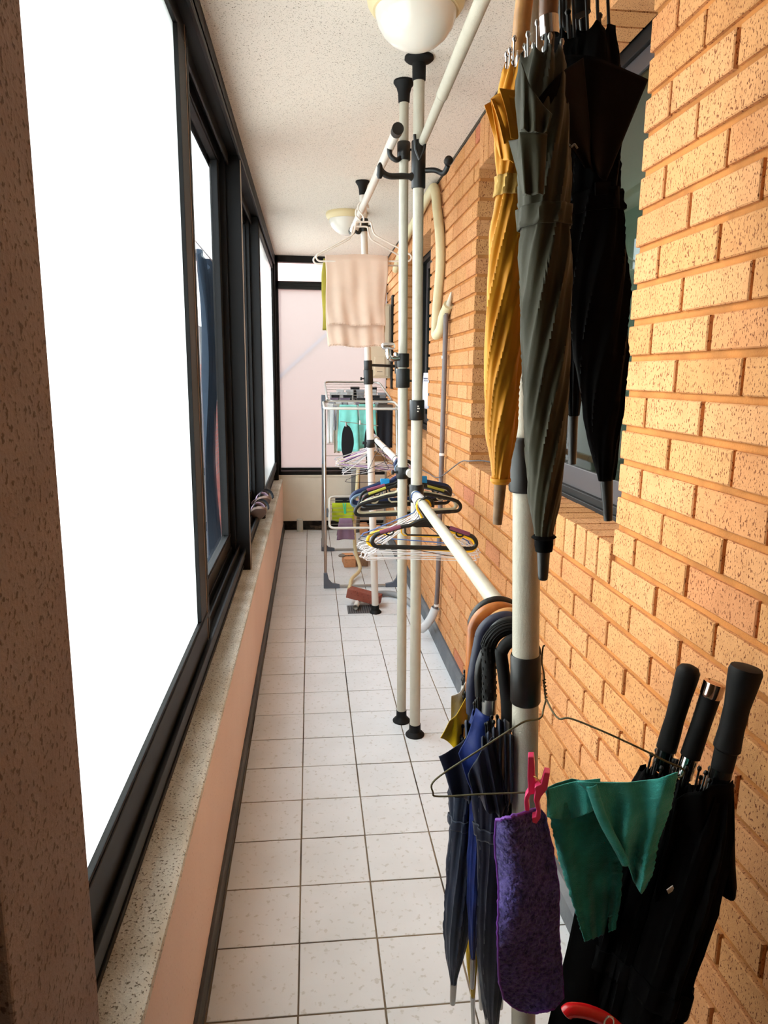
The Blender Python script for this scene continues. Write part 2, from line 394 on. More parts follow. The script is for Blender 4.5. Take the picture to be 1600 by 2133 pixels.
for i, (sc, (y, z, w, h, x, d)) in enumerate(scored[:300]):
    o = bpy.data.objects.new('brick', brickmesh(w, h, d)); COL.objects.link(o); o.parent = wr
    o.location = (x + random.uniform(-0.0015, 0.0015), y + random.uniform(-.0008, .0008), z + random.uniform(-.0007, .0007))
rest = MB()
for sc, (y, z, w, h, x, d) in scored[300:]:
    v, f = brickverts(w, h, d); dx = random.uniform(-.0015, .0015)
    rest.add([(a + x + dx, b_ + y, c_ + z) for a, b_, c_ in v], f)
tag(rest.build('brick_courses', M_BRICK, wr, smooth=False), kind='stuff')
# dark line of sealant along the ceiling
tag(MB().tube([(XB - .002, YN, HC - .002), (XB - .001, 2.0, HC - .003), (XB - .003, 3.6, HC - .002), (XB - .001, YF, HC - .003)], 0.005, 6).build('trim_2', mat('dark_sealant', (70, 60, 48), 0.8)), 'thin dark sealant line where brick wall meets ceiling', 'trim', kind='structure')

# ---------------- house windows in the brick wall
def house_window(name, a, c, label):
    r = empty(name, (XB + 0.12, a, ZS + .09)); tag(r, label, 'window', kind='structure')
    x0, x1 = XB + 0.125, XB + 0.175; zb = ZS + 0.094
    f = MB(); f.box(x0, x1, a - .02, c + .02, zb - .03, zb + 0.035); f.box(x0, x1, a - .02, c + .02, ZL - 0.03, ZL + .03)
    f.box(x0, x1, a - .02, a + 0.03, zb, ZL); f.box(x0, x1, c - 0.03, c + .02, zb, ZL); f.box(x0 - .012, x0, a - .02, c + .02, zb - .02, zb + 0.015)
    f.build('window_frame', M_ALU, r, smooth=False, bev=.002)
    mid = (a + c) / 2
    for k, (p, q, xo) in enumerate(((a + .03, mid + .03, 0.012), (mid - .03, c - .03, 0.03))):
        s = MB(); xa = x0 + xo; xb = xa + 0.016
        s.box(xa, xb, p, q, zb + 0.035, zb + 0.10); s.box(xa, xb, p, q, ZL - 0.075, ZL - 0.03); s.box(xa, xb, p, p + .045, zb + .10, ZL - .075); s.box(xa, xb, q - .045, q, zb + .10, ZL - .075)
        sa = s.build('window_sash', M_ALUB, r, smooth=False, bev=.0015)
        MB().box(xa + .006, xa + .010, p + .045, q - .045, zb + .10, ZL - .075).build('pane', M_DARKGLASS, sa, smooth=False)
    return r
w1 = house_window('window_1', *W1, 'dark framed room window behind the hanging black umbrellas')
w2 = house_window('window_2', *W2, 'dark framed room window farther along the brick wall')
# what stands behind the room glass: a pale wall and ceiling of the dim room
rb = MB().box(1.25, 1.30, 0.6, 6.3, 0, HC); rb.box(XB + .2, 1.95, 0.6, 0.65, 0, HC); rb.box(XB + .2, 1.95, 6.25, 6.3, 0, HC); rb.box(XB + .12, 1.95, 0.6, 6.3, -.05, 0)
rb.box(XB + .2, 1.95, 0.6, 6.3, HC, HC + .05)
tag(rb.build('wall_room', mat('room_paint', (206, 206, 190), 0.9), smooth=False), 'dim plain room walls seen through the room windows', 'wall', kind='structure')

# ---------------- left window band
lw = empty('window_3', (-0.36, 2.0, SILLZ), 'dark aluminium window band with frosted and clear sliding sashes on the left', 'window'); lw['kind'] = 'structure'
f = MB()
f.box(-0.42, -0.333, 0.50, 6.40, SILLZ - .01, 0.53); f.box(-0.42, -0.322, 0.50, 6.40, .53, 0.562); f.box(-0.336, -0.328, 0.50, 6.40, .49, .50); f.box(-0.352, -0.345, 0.50, 6.40, .56, .60); f.box(-0.385, -0.378, 0.50, 6.40, .56, .60); f.box(-0.425, -0.418, 0.50, 6.40, .56, .62); f.box(-0.325, -0.316, 0.50, 6.40, .56, .582)
f.box(-0.425, -0.29, 0.50, 6.40, 2.345, HC); f.box(-0.300, -0.290, 0.50, 6.40, 2.325, 2.36); f.box(-0.352, -0.345, 0.50, 6.40, 2.30, 2.35); f.box(-0.392, -0.378, 0.50, 6.40, 2.30, 2.35); f.box(-0.425, -0.418, .50, 6.40, 2.28, 2.35)
f.build('window_frame', M_ALU, lw, smooth=False, bev=.0015)
# posts between the window bays
for (y0, y1, x1) in ((3.36, 3.44, -0.297), (4.60, 4.70, -0.305), (6.33, 6.42, -0.292)):
    p = MB().box(-0.425, x1, y0, y1, SILLZ, HC); p.box(-0.40, x1 + .004, y0 + .02, y0 + .024, SILLZ, HC); p.box(-0.425, -0.36, y0 - .03, y0, SILLZ, HC)
    p.build('mullion', M_ALU, lw, smooth=False, bev=.0015)
def sash(y0, y1, xc, z0, z1, glass, bot=.08, top=.05, st=.07, t=.028, stL=None):
    s = MB(); a, c = xc - t / 2, xc + t / 2; stL = stL or st
    s.box(a, c, y0, y1, z0, z0 + bot); s.box(a, c, y0, y1, z1 - top, z1); s.box(a, c, y0, y0 + stL, z0 + bot, z1 - top); s.box(a, c, y1 - st, y1, z0 + bot, z1 - top)
    s.box(c, c + .004, y0, y1, z0 + bot - .02, z0 + bot - .005)
    so_ = s.build('window_sash', M_ALU, lw, smooth=False, bev=.0025)
    MB().box(xc - .003, xc + .003, y0 + stL - .004, y1 - st + .004, z0 + bot - .004, z1 - top + .004).build('pane', glass, so_, smooth=False)
    g = MB().box(c - .001, c + .0012, y0 + stL - .006, y1 - st + .006, z0 + bot - .004, z0 + bot + .004)
    g.box(c - .001, c + .0012, y1 - st - .004, y1 - st + .003, z0 + bot, z1 - top)
    g.build('gasket', M_BLKM, so_, smooth=False)
    return so_
s1 = sash(0.50, 2.215, -0.346, 0.572, 2.345, M_FROST, bot=.10, top=.05, st=.15)
MB().box(-0.334, -0.3305, 2.178, 2.184, .575, 2.34).build('gasket', M_GASKET, s1, smooth=False)
MB().box(-0.334, -0.3295, 2.190, 2.214, .575, 2.34).build('interlock', M_ALU, s1, smooth=False)
sash(2.10, 3.33, -0.398, 0.60, 2.345, M_GLASS, bot=.07, top=.05, st=.075)
s2 = sash(3.44, 4.60, -0.398, 0.60, 2.345, M_GLASS, bot=.07, top=.05, st=.04)
s3 = sash(4.70, 6.33, -0.322, 0.572, 2.345, M_FROST, bot=.07, top=.06, st=.05)
MB().box(-0.297, -0.293, 3.362, 3.370, SILLZ, 2.40).build('gasket', M_GASKET, lw, smooth=False)
# window latch on the dark stile
l = MB().obox((-0.296, 3.52, 1.30), (1, 0, 0), (0, 1, 0), (0, 0, 1), .004, .012, .03); l.tube([(-0.292, 3.52, 1.315), (-0.28, 3.52, 1.30), (-0.276, 3.53, 1.27)], .0035, 8)
# ---------------- far end
tag(MB().box(-0.44, 0.80, YF, YF + 0.12, 0.085, 0.50).build('wall_far', M_FARWALL, smooth=False), 'low cream parapet across the far end under the hazy window', 'wall', kind='structure')
tag(MB().box(-0.44, 0.80, YF + .02, YF + 0.14, 0.0, 0.085).build('trim_3', mat('gap_shade', (26, 25, 25), 0.9, bump=0.8, bscale=60, var=.3, vcol=(60, 56, 50), vscale=25), smooth=False), 'near-black block standing for the shaded drainage gap under the far cream parapet', 'trim', kind='structure')  # solid block, its near-black colour stands for the shade inside the opening
tag(MB().box(-0.44, 0.80, YF - .006, YF + 0.14, 0.497, 0.512).build('trim_4', M_FARWALL, smooth=False), 'pale ledge on top of the far parapet', 'trim', kind='structure')
fw = empty('window_4', (0.2, YF, .51), 'far end window with pale hazy panes in black frame', 'window'); fw['kind'] = 'structure'
f = MB(); y0, y1 = YF, YF + .06
f.box(-0.30, 0.72, y0, y1, 0.512, 0.545); f.box(-0.30, 0.72, y0 + .01, y1 - .01, .55, .575); f.box(-0.30, 0.72, y0 + .0, y1, 2.355, HC); f.box(-0.30, 0.72, y0, y1, 2.135, 2.20)
f.box(-0.31, -0.268, y0 - .0, y1, .512, HC); f.box(0.68, 0.74, y0, y1, .512, HC); f.box(-0.265, 0.68, y0 - .01, y0, 2.16, 2.18)
fr = f.build('window_frame', M_ALU, fw, smooth=False, bev=.0015)
MB().box(-0.268, 0.68, y0 + .028, y0 + .033, .575, 2.135).build('pane', M_FROST2, fw, smooth=False)
MB().box(-0.268, 0.68, y0 + .028, y0 + .033, 2.20, 2.355).build('pane', M_GLASS, fw, smooth=False)

# ---------------- outside
def outside():
    g = MB().box(-40, 40, -30, 60, -6.1, -6.0).build('ground', mat('pale_concrete', (206, 202, 194), 0.9, var=.1, vscale=.4), smooth=False)
    tag(g, 'pale concrete ground far below the balcony', 'ground', kind='structure')
    # pink building beyond the far window
    r = empty('building', (0.6, 9.4, -6), 'pink rendered building behind the hazy far window', 'building')
    MB().box(-0.9, 5.5, 9.4, 14, -6, 3.05).build('wall', mat('pink_render', (206, 162, 154), 0.9, bump=.2, bscale=30, var=.05, vscale=1), r, smooth=False)
    MB().tube([(-0.75, 9.37, 1.05), (1.3, 9.37, 2.9)], .022, 10).build('conduit', mat('blue_grey_conduit', (130, 138, 168), .6), r)
    p = [(0.42, 9.385, 1.78), (0.35, 9.385, 1.84), (0.36, 9.385, 1.93), (1.05, 9.385, 2.55), (1.25, 9.385, 2.40), (0.55, 9.385, 1.79)]
    MB().prism(p, (0, .012, 0)).build('wall_patch', mat('dark_pink_render', (206, 132, 122), .9), r, smooth=False)
    MB().box(-1.1, 5.7, 9.1, 14.2, 3.05, 3.2).build('roof_edge', mat('roof_edge', (190, 150, 140), .9), r, smooth=False)
    # brick neighbour on the left
    r = empty('building', (-4.2, 8, -6), 'red brick neighbouring building seen through the clear left pane', 'building')
    nb = speck_mat('red_brick_far', (150, 62, 50), (110, 54, 48), 3, .55, .9, .1, big=(130, 88, 80), bigscale=1.2)
    w = MB().box(-6.0, -4.2, 8.4, 40, -6, 1.75); w.build('wall', nb, r, smooth=False)
    band = MB()
    for k in range(30):
        z = -3 + k * .16
        band.box(-4.2, -4.194, 8.4, 40, z, z + .028)
    band.build('mortar_lines', mat('mortar_pale', (104, 98, 98), .9), r, smooth=False)['kind'] = 'stuff'
    wf = MB()
    for z in (0.2, 0.75, 1.05): wf.box(-4.19, -4.14, 8.4, 40, z, z + .035)
    for k in range(9): MB().box(-4.21, -4.17, 14 + k * 3.0, 15.6 + k * 3.0, 1.85, 2.6).build('upper_window', mat('far_glazing', (120, 130, 140), .4), r, smooth=False)
    MB().box(-5.5, -4.21, 8.4, 42, 1.75, 3.2).build('upper_wall', mat('far_grey_render', (100, 102, 106), .9, var=.2, vscale=.6), r, smooth=False)
    wf.build('railing', M_WHITEP, r, smooth=False)
    # blue net hanging outside the clear sash
    def net(u, v):
        return Vector((-0.68 + 0.03 * math.sin(u * 22 + v * 3) + .02 * math.sin(v * 7), 4.62 + u * .55 + .05 * math.sin(v * 5), 2.12 - v * 1.95 + .05 * math.sin(u * 9)))
    o = MB().grid(net, 40, 40).build('blue_net', sheet_mat(), sol=.001)
    tag(o, 'bluish grey sheet hanging outside the clear left pane', 'sheet')
    r = MB().tube([(-0.62, 1.2, 2.13), (-0.62, 5.2, 2.12)], .004, 8).build('outside_line', M_STEEL)
    tag(r, 'thin line outside the left windows holding the bluish sheet', 'line')
outside()

# ================================================================== POLES AND RODS
def lerp(a, b, t): return Vector(a) * (1 - t) + Vector(b) * t
PA = (Vector((0.372, 1.005, 0)), Vector((0.262, 0.99, HC)))
PB = (Vector((0.403, 2.571, 0)), Vector((0.356, 2.466, HC)))
PC = (Vector((0.364, 2.691, 0)), Vector((0.333, 2.660, HC)))
PD = (Vector((0.380, 4.058, 0)), Vector((0.283, 3.96, HC)))
def on(pl, z): return lerp(pl[0], pl[1], z / HC)
def foot(b, c, r): return b.lathe(c, (0, 0, 1), [(0, r * 1.28), (.004, r * 1.30), (.010, r * 1.22), (.016, r * .95), (.022, r * .72), (.045, r * .66)])
def pole(pl, label, r, cup, joint_z, mt, footr=.032):
    o = empty('clothes_pole', pl[0], label, 'pole', 'floor to ceiling poles of the laundry rack')
    d = (pl[1] - pl[0]).normalized()
    MB().tube([on(pl, .02), on(pl, joint_z)], r, 28).build('lower_tube', mt, o)
    MB().tube([on(pl, joint_z), on(pl, HC - .03)], r * .88, 28).build('upper_tube', mt, o)
    b = MB(); c = pl[0]; b.lathe(c, d, [(0, footr * 1.15), (.005, footr * 1.18), (.012, footr * 1.0), (.02, footr * .74), (.028, r * 1.12), (.05, r * 1.1)], 32); b.build('pole_foot', M_BLKM, o)
    b = MB(); t = pl[1]
    if cup == 'flange': b.lathe(t, -d, [(0, .046), (.008, .047), (.014, .040), (.02, .022), (.068, .0215), (.07, .018)], 32)
    else: b.lathe(t, -d, [(0, .036), (.006, .037), (.012, .033), (.022, .026), (.04, .021), (.068, .0195), (.07, .017)], 32)
    b.build('ceiling_cup', M_BLKM, o)
    return o
def collar(o, pl, z0, z1, r, name='collar', m=None):
    d = (pl[1] - pl[0]).normalized()
    h = (z1 - z0)
    return MB().lathe(on(pl, z0), d, [(0, r * .93), (.003, r), (h - .003, r), (h, r * .93)], 32).build(name, m or M_BLK, o)
# --- pole beside window 1 (middle of picture, nearer one of the pair)
b_ = pole(PB, 'thicker ivory pole of the middle pair, standing nearer the brick wall', .0205, 'flange', 1.26, M_POLE)
collar(b_, PB, 1.255, 1.325, .0265, 'joint_collar'); collar(b_, PB, 2.02, 2.165, .0235, 'hook_collar'); collar(b_, PB, .955, 1.02, .0265, 'clamp')
c0 = on(PB, 2.05)
h = MB(); h.tube(smoothpts([c0 + Vector((-.01, 0, .005)), c0 + Vector((-.05, -.01, .004)), c0 + Vector((-.10, -.02, .0)), c0 + Vector((-.125, -.025, .012)), c0 + Vector((-.132, -.026, .03))], 5), [.014] * 3 + [.010] * 14 + [.009] * 4, 12)
h.lathe(c0 + Vector((-.132, -.03, -.012)), (0, -.3, 1), [(0, .006), (.01, .011), (.04, .008), (.048, .003)], 12); h.build('coat_hook', M_BLK, b_)
h = MB(); c1 = on(PB, 2.075); h.tube(smoothpts([c1 + Vector((.01, 0, 0)), c1 + Vector((.05, -.02, -.002)), c1 + Vector((.075, -.05, -.018)), c1 + Vector((.085, -.07, 0))], 5), .0085, 12)
h.lathe(c1 + Vector((.085, -.09, .012)), (0, 1, 0), [(0, .006), (.004, .014), (.02, .014), (.03, .006)], 12); h.build('coat_hook', M_BLK, b_)
h = MB(); c2 = on(PB, 2.13)
for sx in (-1, 1): h.tube([c2 + Vector((sx * .018, -.03, .045)), c2 + Vector((sx * .014, -.03, 0)), c2 + Vector((0, -.028, -.03))], .005, 8)
h.build('rod_fork', M_BLK, b_)
for dz, L_ in ((.012, .006), (.004, .009), (-.006, .005)):
    MB().box(on(PB, 1.29).x - .003, on(PB, 1.29).x - .003 + L_, on(PB, 1.29).y - .0272, on(PB, 1.29).y - .0262, 1.29 + dz, 1.294 + dz).build('printed_mark', M_WHITEP, b_, smooth=False)
# --- pole C
c_ = pole(PC, 'thinner ivory pole of the middle pair, standing on the left with trumpet shaped cup', .0190, 'trumpet', 1.40, M_POLE, .031)
collar(c_, PC, 1.44, 1.49, .0235, 'joint_collar'); collar(c_, PC, 1.365, 1.435, .0265, 'joint_collar')
cl = collar(c_, PC, 2.155, 2.215, .0235, 'clamp'); collar(c_, PC, 1.02, 1.065, .025, 'clamp')
def knob(o, p, d, s=1.0): return MB().lathe(p, d, [(0, .004 * s), (.012 * s, .004 * s), (.0125 * s, .009 * s), (.02 * s, .009 * s), (.022 * s, .006 * s)], 12).build('clamp_knob', M_BLK, o)
knob(c_, on(PC, 2.19) + Vector((.022, -.005, 0)), (1, 0, 0)); knob(c_, on(PC, 1.045) + Vector((-.022, -.01, 0)), (-1, 0, 0)); knob(c_, on(PC, 1.39) + Vector((.024, 0, 0)), (1, 0, 0))
MB().tube(smoothpts([on(PC, 2.17) + Vector((-.01, -.01, -.005)), on(PC, 2.15) + Vector((-.028, -.02, 0)), on(PC, 2.165) + Vector((-.05, -.02, 0)), on(PC, 2.20) + Vector((-.054, -.02, 0))], 6), .0085, 10).build('rod_hook', M_BLK, c_)
h = MB(); q = on(PC, 1.475)
h.tube(smoothpts([q, q + Vector((-.035, -.02, -.004)), q + Vector((-.055, -.03, .0)), q + Vector((-.06, -.03, .03))], 6), .010, 14)
h.build('chrome_hook', M_CHROME, c_)
h = MB().tube([q + Vector((-.06, -.03, .018)), q + Vector((-.061, -.03, .045))], .0095, 12); h.build('hook_sleeve', M_BLK, c_)
h = MB().lathe(q + Vector((-.085, -.03, .04)), (1, 0, 0), [(0, .004), (.006, .012), (.014, .013), (.04, .013), (.048, .012), (.052, .004)], 18); h.build('chrome_hook', M_CHROME, c_)
MB().lathe(q + Vector((-.03, -.03, .005)), (0, 0, 1), [(0, .008), (.008, .0085), (.014, .004)], 12).build('chrome_hook', M_CHROME, c_)
# --- pole D far
d_ = pole(PD, 'far ivory pole standing beside the floor drain and red brick', .0205, 'trumpet', 1.40, M_POLEW, .031)
collar(d_, PD, 1.44, 1.49, .0235, 'joint_collar'); collar(d_, PD, 1.36, 1.44, .0265, 'joint_collar'); collar(d_, PD, 2.16, 2.225, .024, 'clamp'); collar(d_, PD, 1.005, 1.05, .025, 'clamp')
knob(d_, on(PD, 2.19) + Vector((.024, 0, 0)), (1, 0, 0)); knob(d_, on(PD, 1.39) + Vector((-.024, 0, 0)), (-1, 0, 0)); knob(d_, on(PD, 1.03) + Vector((-.024, 0, 0)), (-1, 0, 0))
MB().tube([on(PD, 1.465) + Vector((.01, 0, 0)), on(PD, 1.46) + Vector((.16, .01, 0))], .0075, 10).build('side_arm', M_BLK, d_)
MB().tube([on(PD, 1.465) + Vector((.158, .01, .03)), on(PD, 1.46) + Vector((.16, .01, -.04))], .009, 10).build('side_arm', M_BLK, d_)
MB().tube(smoothpts([on(PD, 2.17) + Vector((-.02, -.01, 0)), on(PD, 2.15) + Vector((-.03, -.02, 0)), on(PD, 2.165) + Vector((-.055, -.02, 0)), on(PD, 2.20) + Vector((-.056, -.02, 0))], 6), .0085, 10).build('rod_hook', M_BLK, d_)
# --- pole A near
a_ = pole(PA, 'nearest ivory pole in the foreground with a wide black collar', .0205, 'flange', 1.26, M_POLE)
collar(a_, PA, .955 - .045, .955 + .035, .0235, 'collar', M_BLK)
collar(a_, PA, 1.245, 1.325, .0265, 'joint_collar'); collar(a_, PA, 2.00, 2.15, .0235, 'hook_collar')
ca = on(PA, 2.05)
for v in ((-.13, -.02, .03), (.10, -.05, .02), (.03, -.12, .02), (.13, .06, .02)):
    h = MB(); vv = Vector(v); h.tube(smoothpts([ca, ca + vv * .5 + Vector((0, 0, -.012)), ca + vv * .85 + Vector((0, 0, -.02)), ca + vv], 5), .0085, 10); h.build('coat_hook', M_BLK, a_)

def rod(label, p, q, r, group='hanging rods between the poles', caps=(True, True), step=None, m=None):
    o = empty('hanging_rod', p, label, 'rod', group); p = Vector(p); q = Vector(q)
    if step:
        k = lerp(p, q, step); MB().tube([p, k], r, 20).build('rod_tube', m or M_POLEW, o); MB().tube([k, q], r * .86, 20).build('rod_tube', m or M_POLEW, o)
        MB().tube([lerp(p, q, step - .004), lerp(p, q, step + .002)], r * 1.04, 20).build('rod_ring', m or M_POLEW, o)
    else: MB().tube([p, q], r, 20).build('rod_tube', m or M_POLEW, o)
    d = (q - p).normalized()
    if caps[0]: MB().tube([p - d * .002, p + d * .035], [r * 1.22, r * 1.18], 20).build('end_cap', M_BLK, o)
    if caps[1]: MB().tube([q - d * .035, q + d * .002], [r * 1.18, r * 1.22], 20).build('end_cap', M_BLK, o)
    return o
R1U = (P(829, 268, 2.48), P(733, 482, 4.04)); R2U = (Vector((0.345, 0.93, 2.168)), P(876, 306, 2.515))
R1L = (Vector((0.375, 2.62, 1.045)), Vector((0.375, 4.34, 1.045))); R2L = (P(1096, 1338, 1.035), Vector((0.378, 2.53, 0.985)))
rod('upper rod from middle poles to far pole, with black end cap facing us', *R1U, .0160)
rod('upper rod crossing the ceiling from the middle pole toward us', *R2U, .0160, caps=(True, False), step=.725, m=M_POLE)
rod('lower rod between the middle poles and the far pole, carrying crowded hangers', *R1L, .0150, caps=(False, True))
rod('lower rod running from the middle pole to the hooked umbrellas', *R2L, .0155, caps=(False, False), m=M_POLE)
def rp(rd, Y):
    a, b = rd; t = (Y - a.y) / (b.y - a.y); return lerp(a, b, t)

# ================================================================== CEILING LAMPS
def lamp(c, label):
    o = empty('ceiling_lamp', c, label, 'lamp', 'round ceiling lamps')
    MB().lathe(c, (0, 0, -1), [(0, .128), (.012, .132), (.022, .130), (.034, .122), (.040, .116), (.041, .104)], 48).build('lamp_ring', M_CREAMP, o)
    MB().lathe(Vector(c) + Vector((0, 0, -.036)), (0, 0, -1), [(.0, .110), (.018, .108), (.04, .100), (.062, .084), (.08, .062), (.092, .036), (.097, .014), (.0975, .002)], 48).build('lamp_dome', mat('opal_glass', (226, 220, 210), .15, spec=.6), o)
lamp((0.292, 2.10, HC), 'round cream rimmed opal lamp at the top of the picture')
lamp((0.238, 4.72, HC), 'round cream rimmed opal lamp at the far end behind the hanging rod')

# ================================================================== HANGERS
def wire_mesh(name, w, m, r=.0013, sag=0.0, deep=1.0):
    # local frame: rod contact at origin, hanger in the XZ plane
    h = MB(); R = .0185
    hook = [(R * math.cos(a), 0, -R * .0 + R * math.sin(a) - R + .0) for a in [math.radians(t) for t in range(-40, 181, 20)]]
    hook += [(-R, 0, -R - .006), (-.006, 0, -R * 2 - .008), (0, 0, -.062)]
    h.tube(smoothpts(hook, 2), r, 6)
    b = -.155 * deep; c = -.178 * deep
    out = [(0, 0, -.062), (.010, 0, -.078), (.03, 0, -.088), (w * .42, .002, b), (w * .49, 0, b - .012), (w * .495, 0, c + .006), (w * .47, 0, c - .002), (0, .0, c - .002 - sag), (-w * .47, 0, c - .002), (-w * .495, 0, c + .006), (-w * .49, 0, b - .012), (-w * .42, -.002, b), (-.03, 0, -.088), (-.010, 0, -.078), (0, 0, -.062)]
    h.tube(smoothpts(out, 4), r, 6)
    o = h.build(name, m); return o
def place(o, p, rz=0, rx=0, ry=0, label=None, cat='hanger', group=None, first=None):
    o.location = p; o.rotation_euler = (rx, ry, rz)
    return tag(o, label, cat, group)
wcols = {'white': mat('white_coated_wire', (226, 222, 224), .45), 'grey': mat('grey_coated_wire', (168, 172, 178), .45), 'violet': mat('violet_coated_wire', (150, 92, 168), .45),
         'dark': mat('dark_wire', (40, 40, 48), .45), 'blue': mat('blue_coated_wire', (70, 96, 150), .45), 'yellow': mat('yellow_plastic', (244, 186, 20), .35), 'cream': mat('cream_hanger_plastic', (214, 204, 184), .4),
         'beige': mat('beige_hanger_plastic', (196, 184, 152), .4), 'navy': mat('navy_hanger_plastic', (28, 42, 78), .4), 'pink': mat('pink_coated_wire', (220, 140, 160), .45), 'steelblue': mat('slate_blue_plastic', (96, 116, 134), .4),
         'plum': mat('plum_rubber_strip', (128, 62, 88), .5), 'olive': mat('olive_rubber_strip', (176, 168, 62), .5)}
random.seed(11)
wm = {}
def wire(col, Y, rd, w=.40, label=None, group=None, rz=None, ry=None, sag=0, dz=0, r=.0013, deep=1.0):
    k = (col, round(w, 2), sag, r, deep)
    if k not in wm:
        o = wire_mesh('wire_hanger', w, wcols[col], r, sag, deep); wm[k] = o
    else:
        o = wm[k].copy(); COL.objects.link(o)
    p = rp(rd, Y) + Vector((0, 0, .0165 + dz))
    return place(o, p, rz if rz is not None else random.uniform(-.25, .25), 0, ry if ry is not None else random.uniform(-.1, .1), label, 'hanger', group)
# group near: white wires behind the black plastic hanger
for i in range(9):
    wire('white', 2.335 + i * .012, R2L, .385 + .012 * (i % 3), 'thin white wire hanger in the bunch on the near rod', 'thin white wire hangers on the near rod', rz=random.uniform(-.30, .10), ry=random.uniform(-.09, .06), r=.0017, deep=1.10 + .05 * (i % 4))
wire('dark', 2.325, R2L, .37, 'thin dark wire hanger poking out below the black plastic hanger', 'odd hangers on the near rod', rz=-.12, ry=.16)
wire('grey', 2.44, R2L, .40, 'low slung thin grey wire hanger at the bottom of the near bunch', 'odd hangers on the near rod', rz=.10, ry=.02, sag=.012, dz=-.0)
wire('blue', 2.47, R2L, .39, 'blue coated hanger whose hook sits last on the near rod', 'odd hangers on the near rod', rz=-.30, ry=.02, r=.0022)

def plastic_hanger(label, group, m, p, w=.35, rz=0, ry=0, strips=None, r=.0042, trapeze=True, crest=True, notch=True, parts_extra=None):
    o = empty('plastic_hanger', (0, 0, 0), label, 'hanger', group); k = w / .35
    R = .023
    hk = [(R * math.cos(math.radians(t)), 0, -R + R * math.sin(math.radians(t))) for t in range(-20, 200, 18)] + [(-R * .85, 0, -R - .014), (-.004, 0, -.060), (0, 0, -.072)]
    MB().tube(smoothpts(hk, 3), r * .85, 10).build('hook', m, o)
    fr = MB(); H = [(0, 0, -.072), (.028, 0, -.082), (.05, 0, -.094), (.075 * k, 0, -.100), (.150 * k, 0, -.124), (.168 * k, 0, -.136), (.1745 * k, 0, -.150), (.172 * k, 0, -.162), (.160 * k, 0, -.170), (.13 * k, 0, -.171)]
    pts = smoothpts(H, 4); L = [Vector((-q.x, q.y, q.z)) for q in reversed(pts)]
    fr.tube(L + pts[1:], r, 10, flat=(1.25, .9)); fr.tube([(-.14 * k, 0, -.171), (.14 * k, 0, -.171)], r * 1.05, 10, flat=(1.3, .8)); fr.build('frame', m, o)
    if crest:
        poly = [(-.055, -.0022, -.095), (-.030, -.0022, -.083), (-.012, -.0022, -.070), (.012, -.0022, -.070), (.030, -.0022, -.083), (.055, -.0022, -.095), (.03, -.0022, -.101), (0, -.0022, -.099), (-.03, -.0022, -.101)]
        MB().prism(poly, (0, .0044, 0)).build('crest', m, o, smooth=False)
    if trapeze:
        MB().tube([(-.068 * k, 0, -.098), (-.066 * k, 0, -.120), (-.058 * k, 0, -.128), (.058 * k, 0, -.128), (.066 * k, 0, -.120), (.068 * k, 0, -.098)], r * .55, 8).build('trouser_bar', m, o)
    if notch:
        for s in (-1, 1):
            MB().tube([(s * (.118 + .013 * math.cos(a)) * k, 0, -.119 - .011 * math.sin(a)) for a in [math.radians(t) for t in range(-10, 191, 20)]], r * .5, 6).build('notch_hook', m, o)
    if strips:
        for s in (-1, 1):
            MB().tube([(s * .082 * k, -.0, -.0995), (s * .150 * k, 0, -.1215)], r * 1.12, 10, flat=(1.2, 1.02)).build('grip_strip', strips, o)['label'] = 'coloured rubber grip strip'
    o.location = p; o.rotation_euler = (0, ry, rz); return o
up = lambda q: q + Vector((0, 0, .0175))
plastic_hanger('black plastic hanger with plum grip strips, frontmost on the near rod', 'odd hangers on the near rod', M_BLK, up(rp(R2L, 2.30)) + Vector((.012, 0, .004)), .355, rz=-.05, ry=.025, strips=wcols['plum'], r=.0056)
plastic_hanger('yellow plastic hanger just behind the black one', 'odd hangers on the near rod', wcols['yellow'], up(rp(R2L, 2.322)) + Vector((.006, 0, -.004)), .37, rz=-.16, ry=.035, crest=False, r=.0044)
# group behind the middle poles
G2 = 'plastic hangers behind the middle poles'
plastic_hanger('big black plastic hanger filled with a beige one, lowest behind the middle poles', G2, M_BLK, up(rp(R1L, 2.70)) + Vector((0, 0, -.015)), .42, rz=.03, ry=-.03, r=.0056, crest=True, trapeze=False, notch=False)
plastic_hanger('beige plastic hanger nested inside the big black one', G2, wcols['beige'], up(rp(R1L, 2.722)) + Vector((0, 0, -.012)), .395, rz=.05, ry=-.03, r=.0060)
plastic_hanger('black plastic hanger with olive grip strips behind the middle poles', G2, M_BLK, up(rp(R1L, 2.745)) + Vector((.0, 0, .012)), .36, rz=.10, ry=-.02, strips=wcols['olive'], r=.0046)
plastic_hanger('black plastic hanger with plum grip strips behind the middle poles', G2, M_BLK, up(rp(R1L, 2.775)) + Vector((.006, 0, .014)), .365, rz=.06, ry=.03, strips=wcols['plum'], r=.005)
plastic_hanger('black plastic hanger tilted down to the left behind the middle poles', G2, M_BLK, up(rp(R1L, 2.80)) + Vector((-.01, 0, .004)), .39, rz=.14, ry=-.10, r=.0048, notch=False)
plastic_hanger('navy wide shouldered plastic hanger, rearmost behind the middle poles', G2, wcols['navy'], up(rp(R1L, 2.86)) + Vector((-.01, 0, .012)), .42, rz=.12, ry=-.05, r=.0085, trapeze=False, notch=False)
plastic_hanger('grey blue plastic hanger behind the middle poles', G2, wcols['steelblue'], up(rp(R1L, 2.83)) + Vector((-.012, 0, -.004)), .41, rz=.05, ry=-.02, r=.0045, notch=False, crest=False)
plastic_hanger('pale cream plastic hanger behind the middle poles', G2, wcols['cream'], up(rp(R1L, 2.885)) + Vector((-.006, 0, .004)), .40, rz=.15, ry=-.04, r=.0045, notch=False)
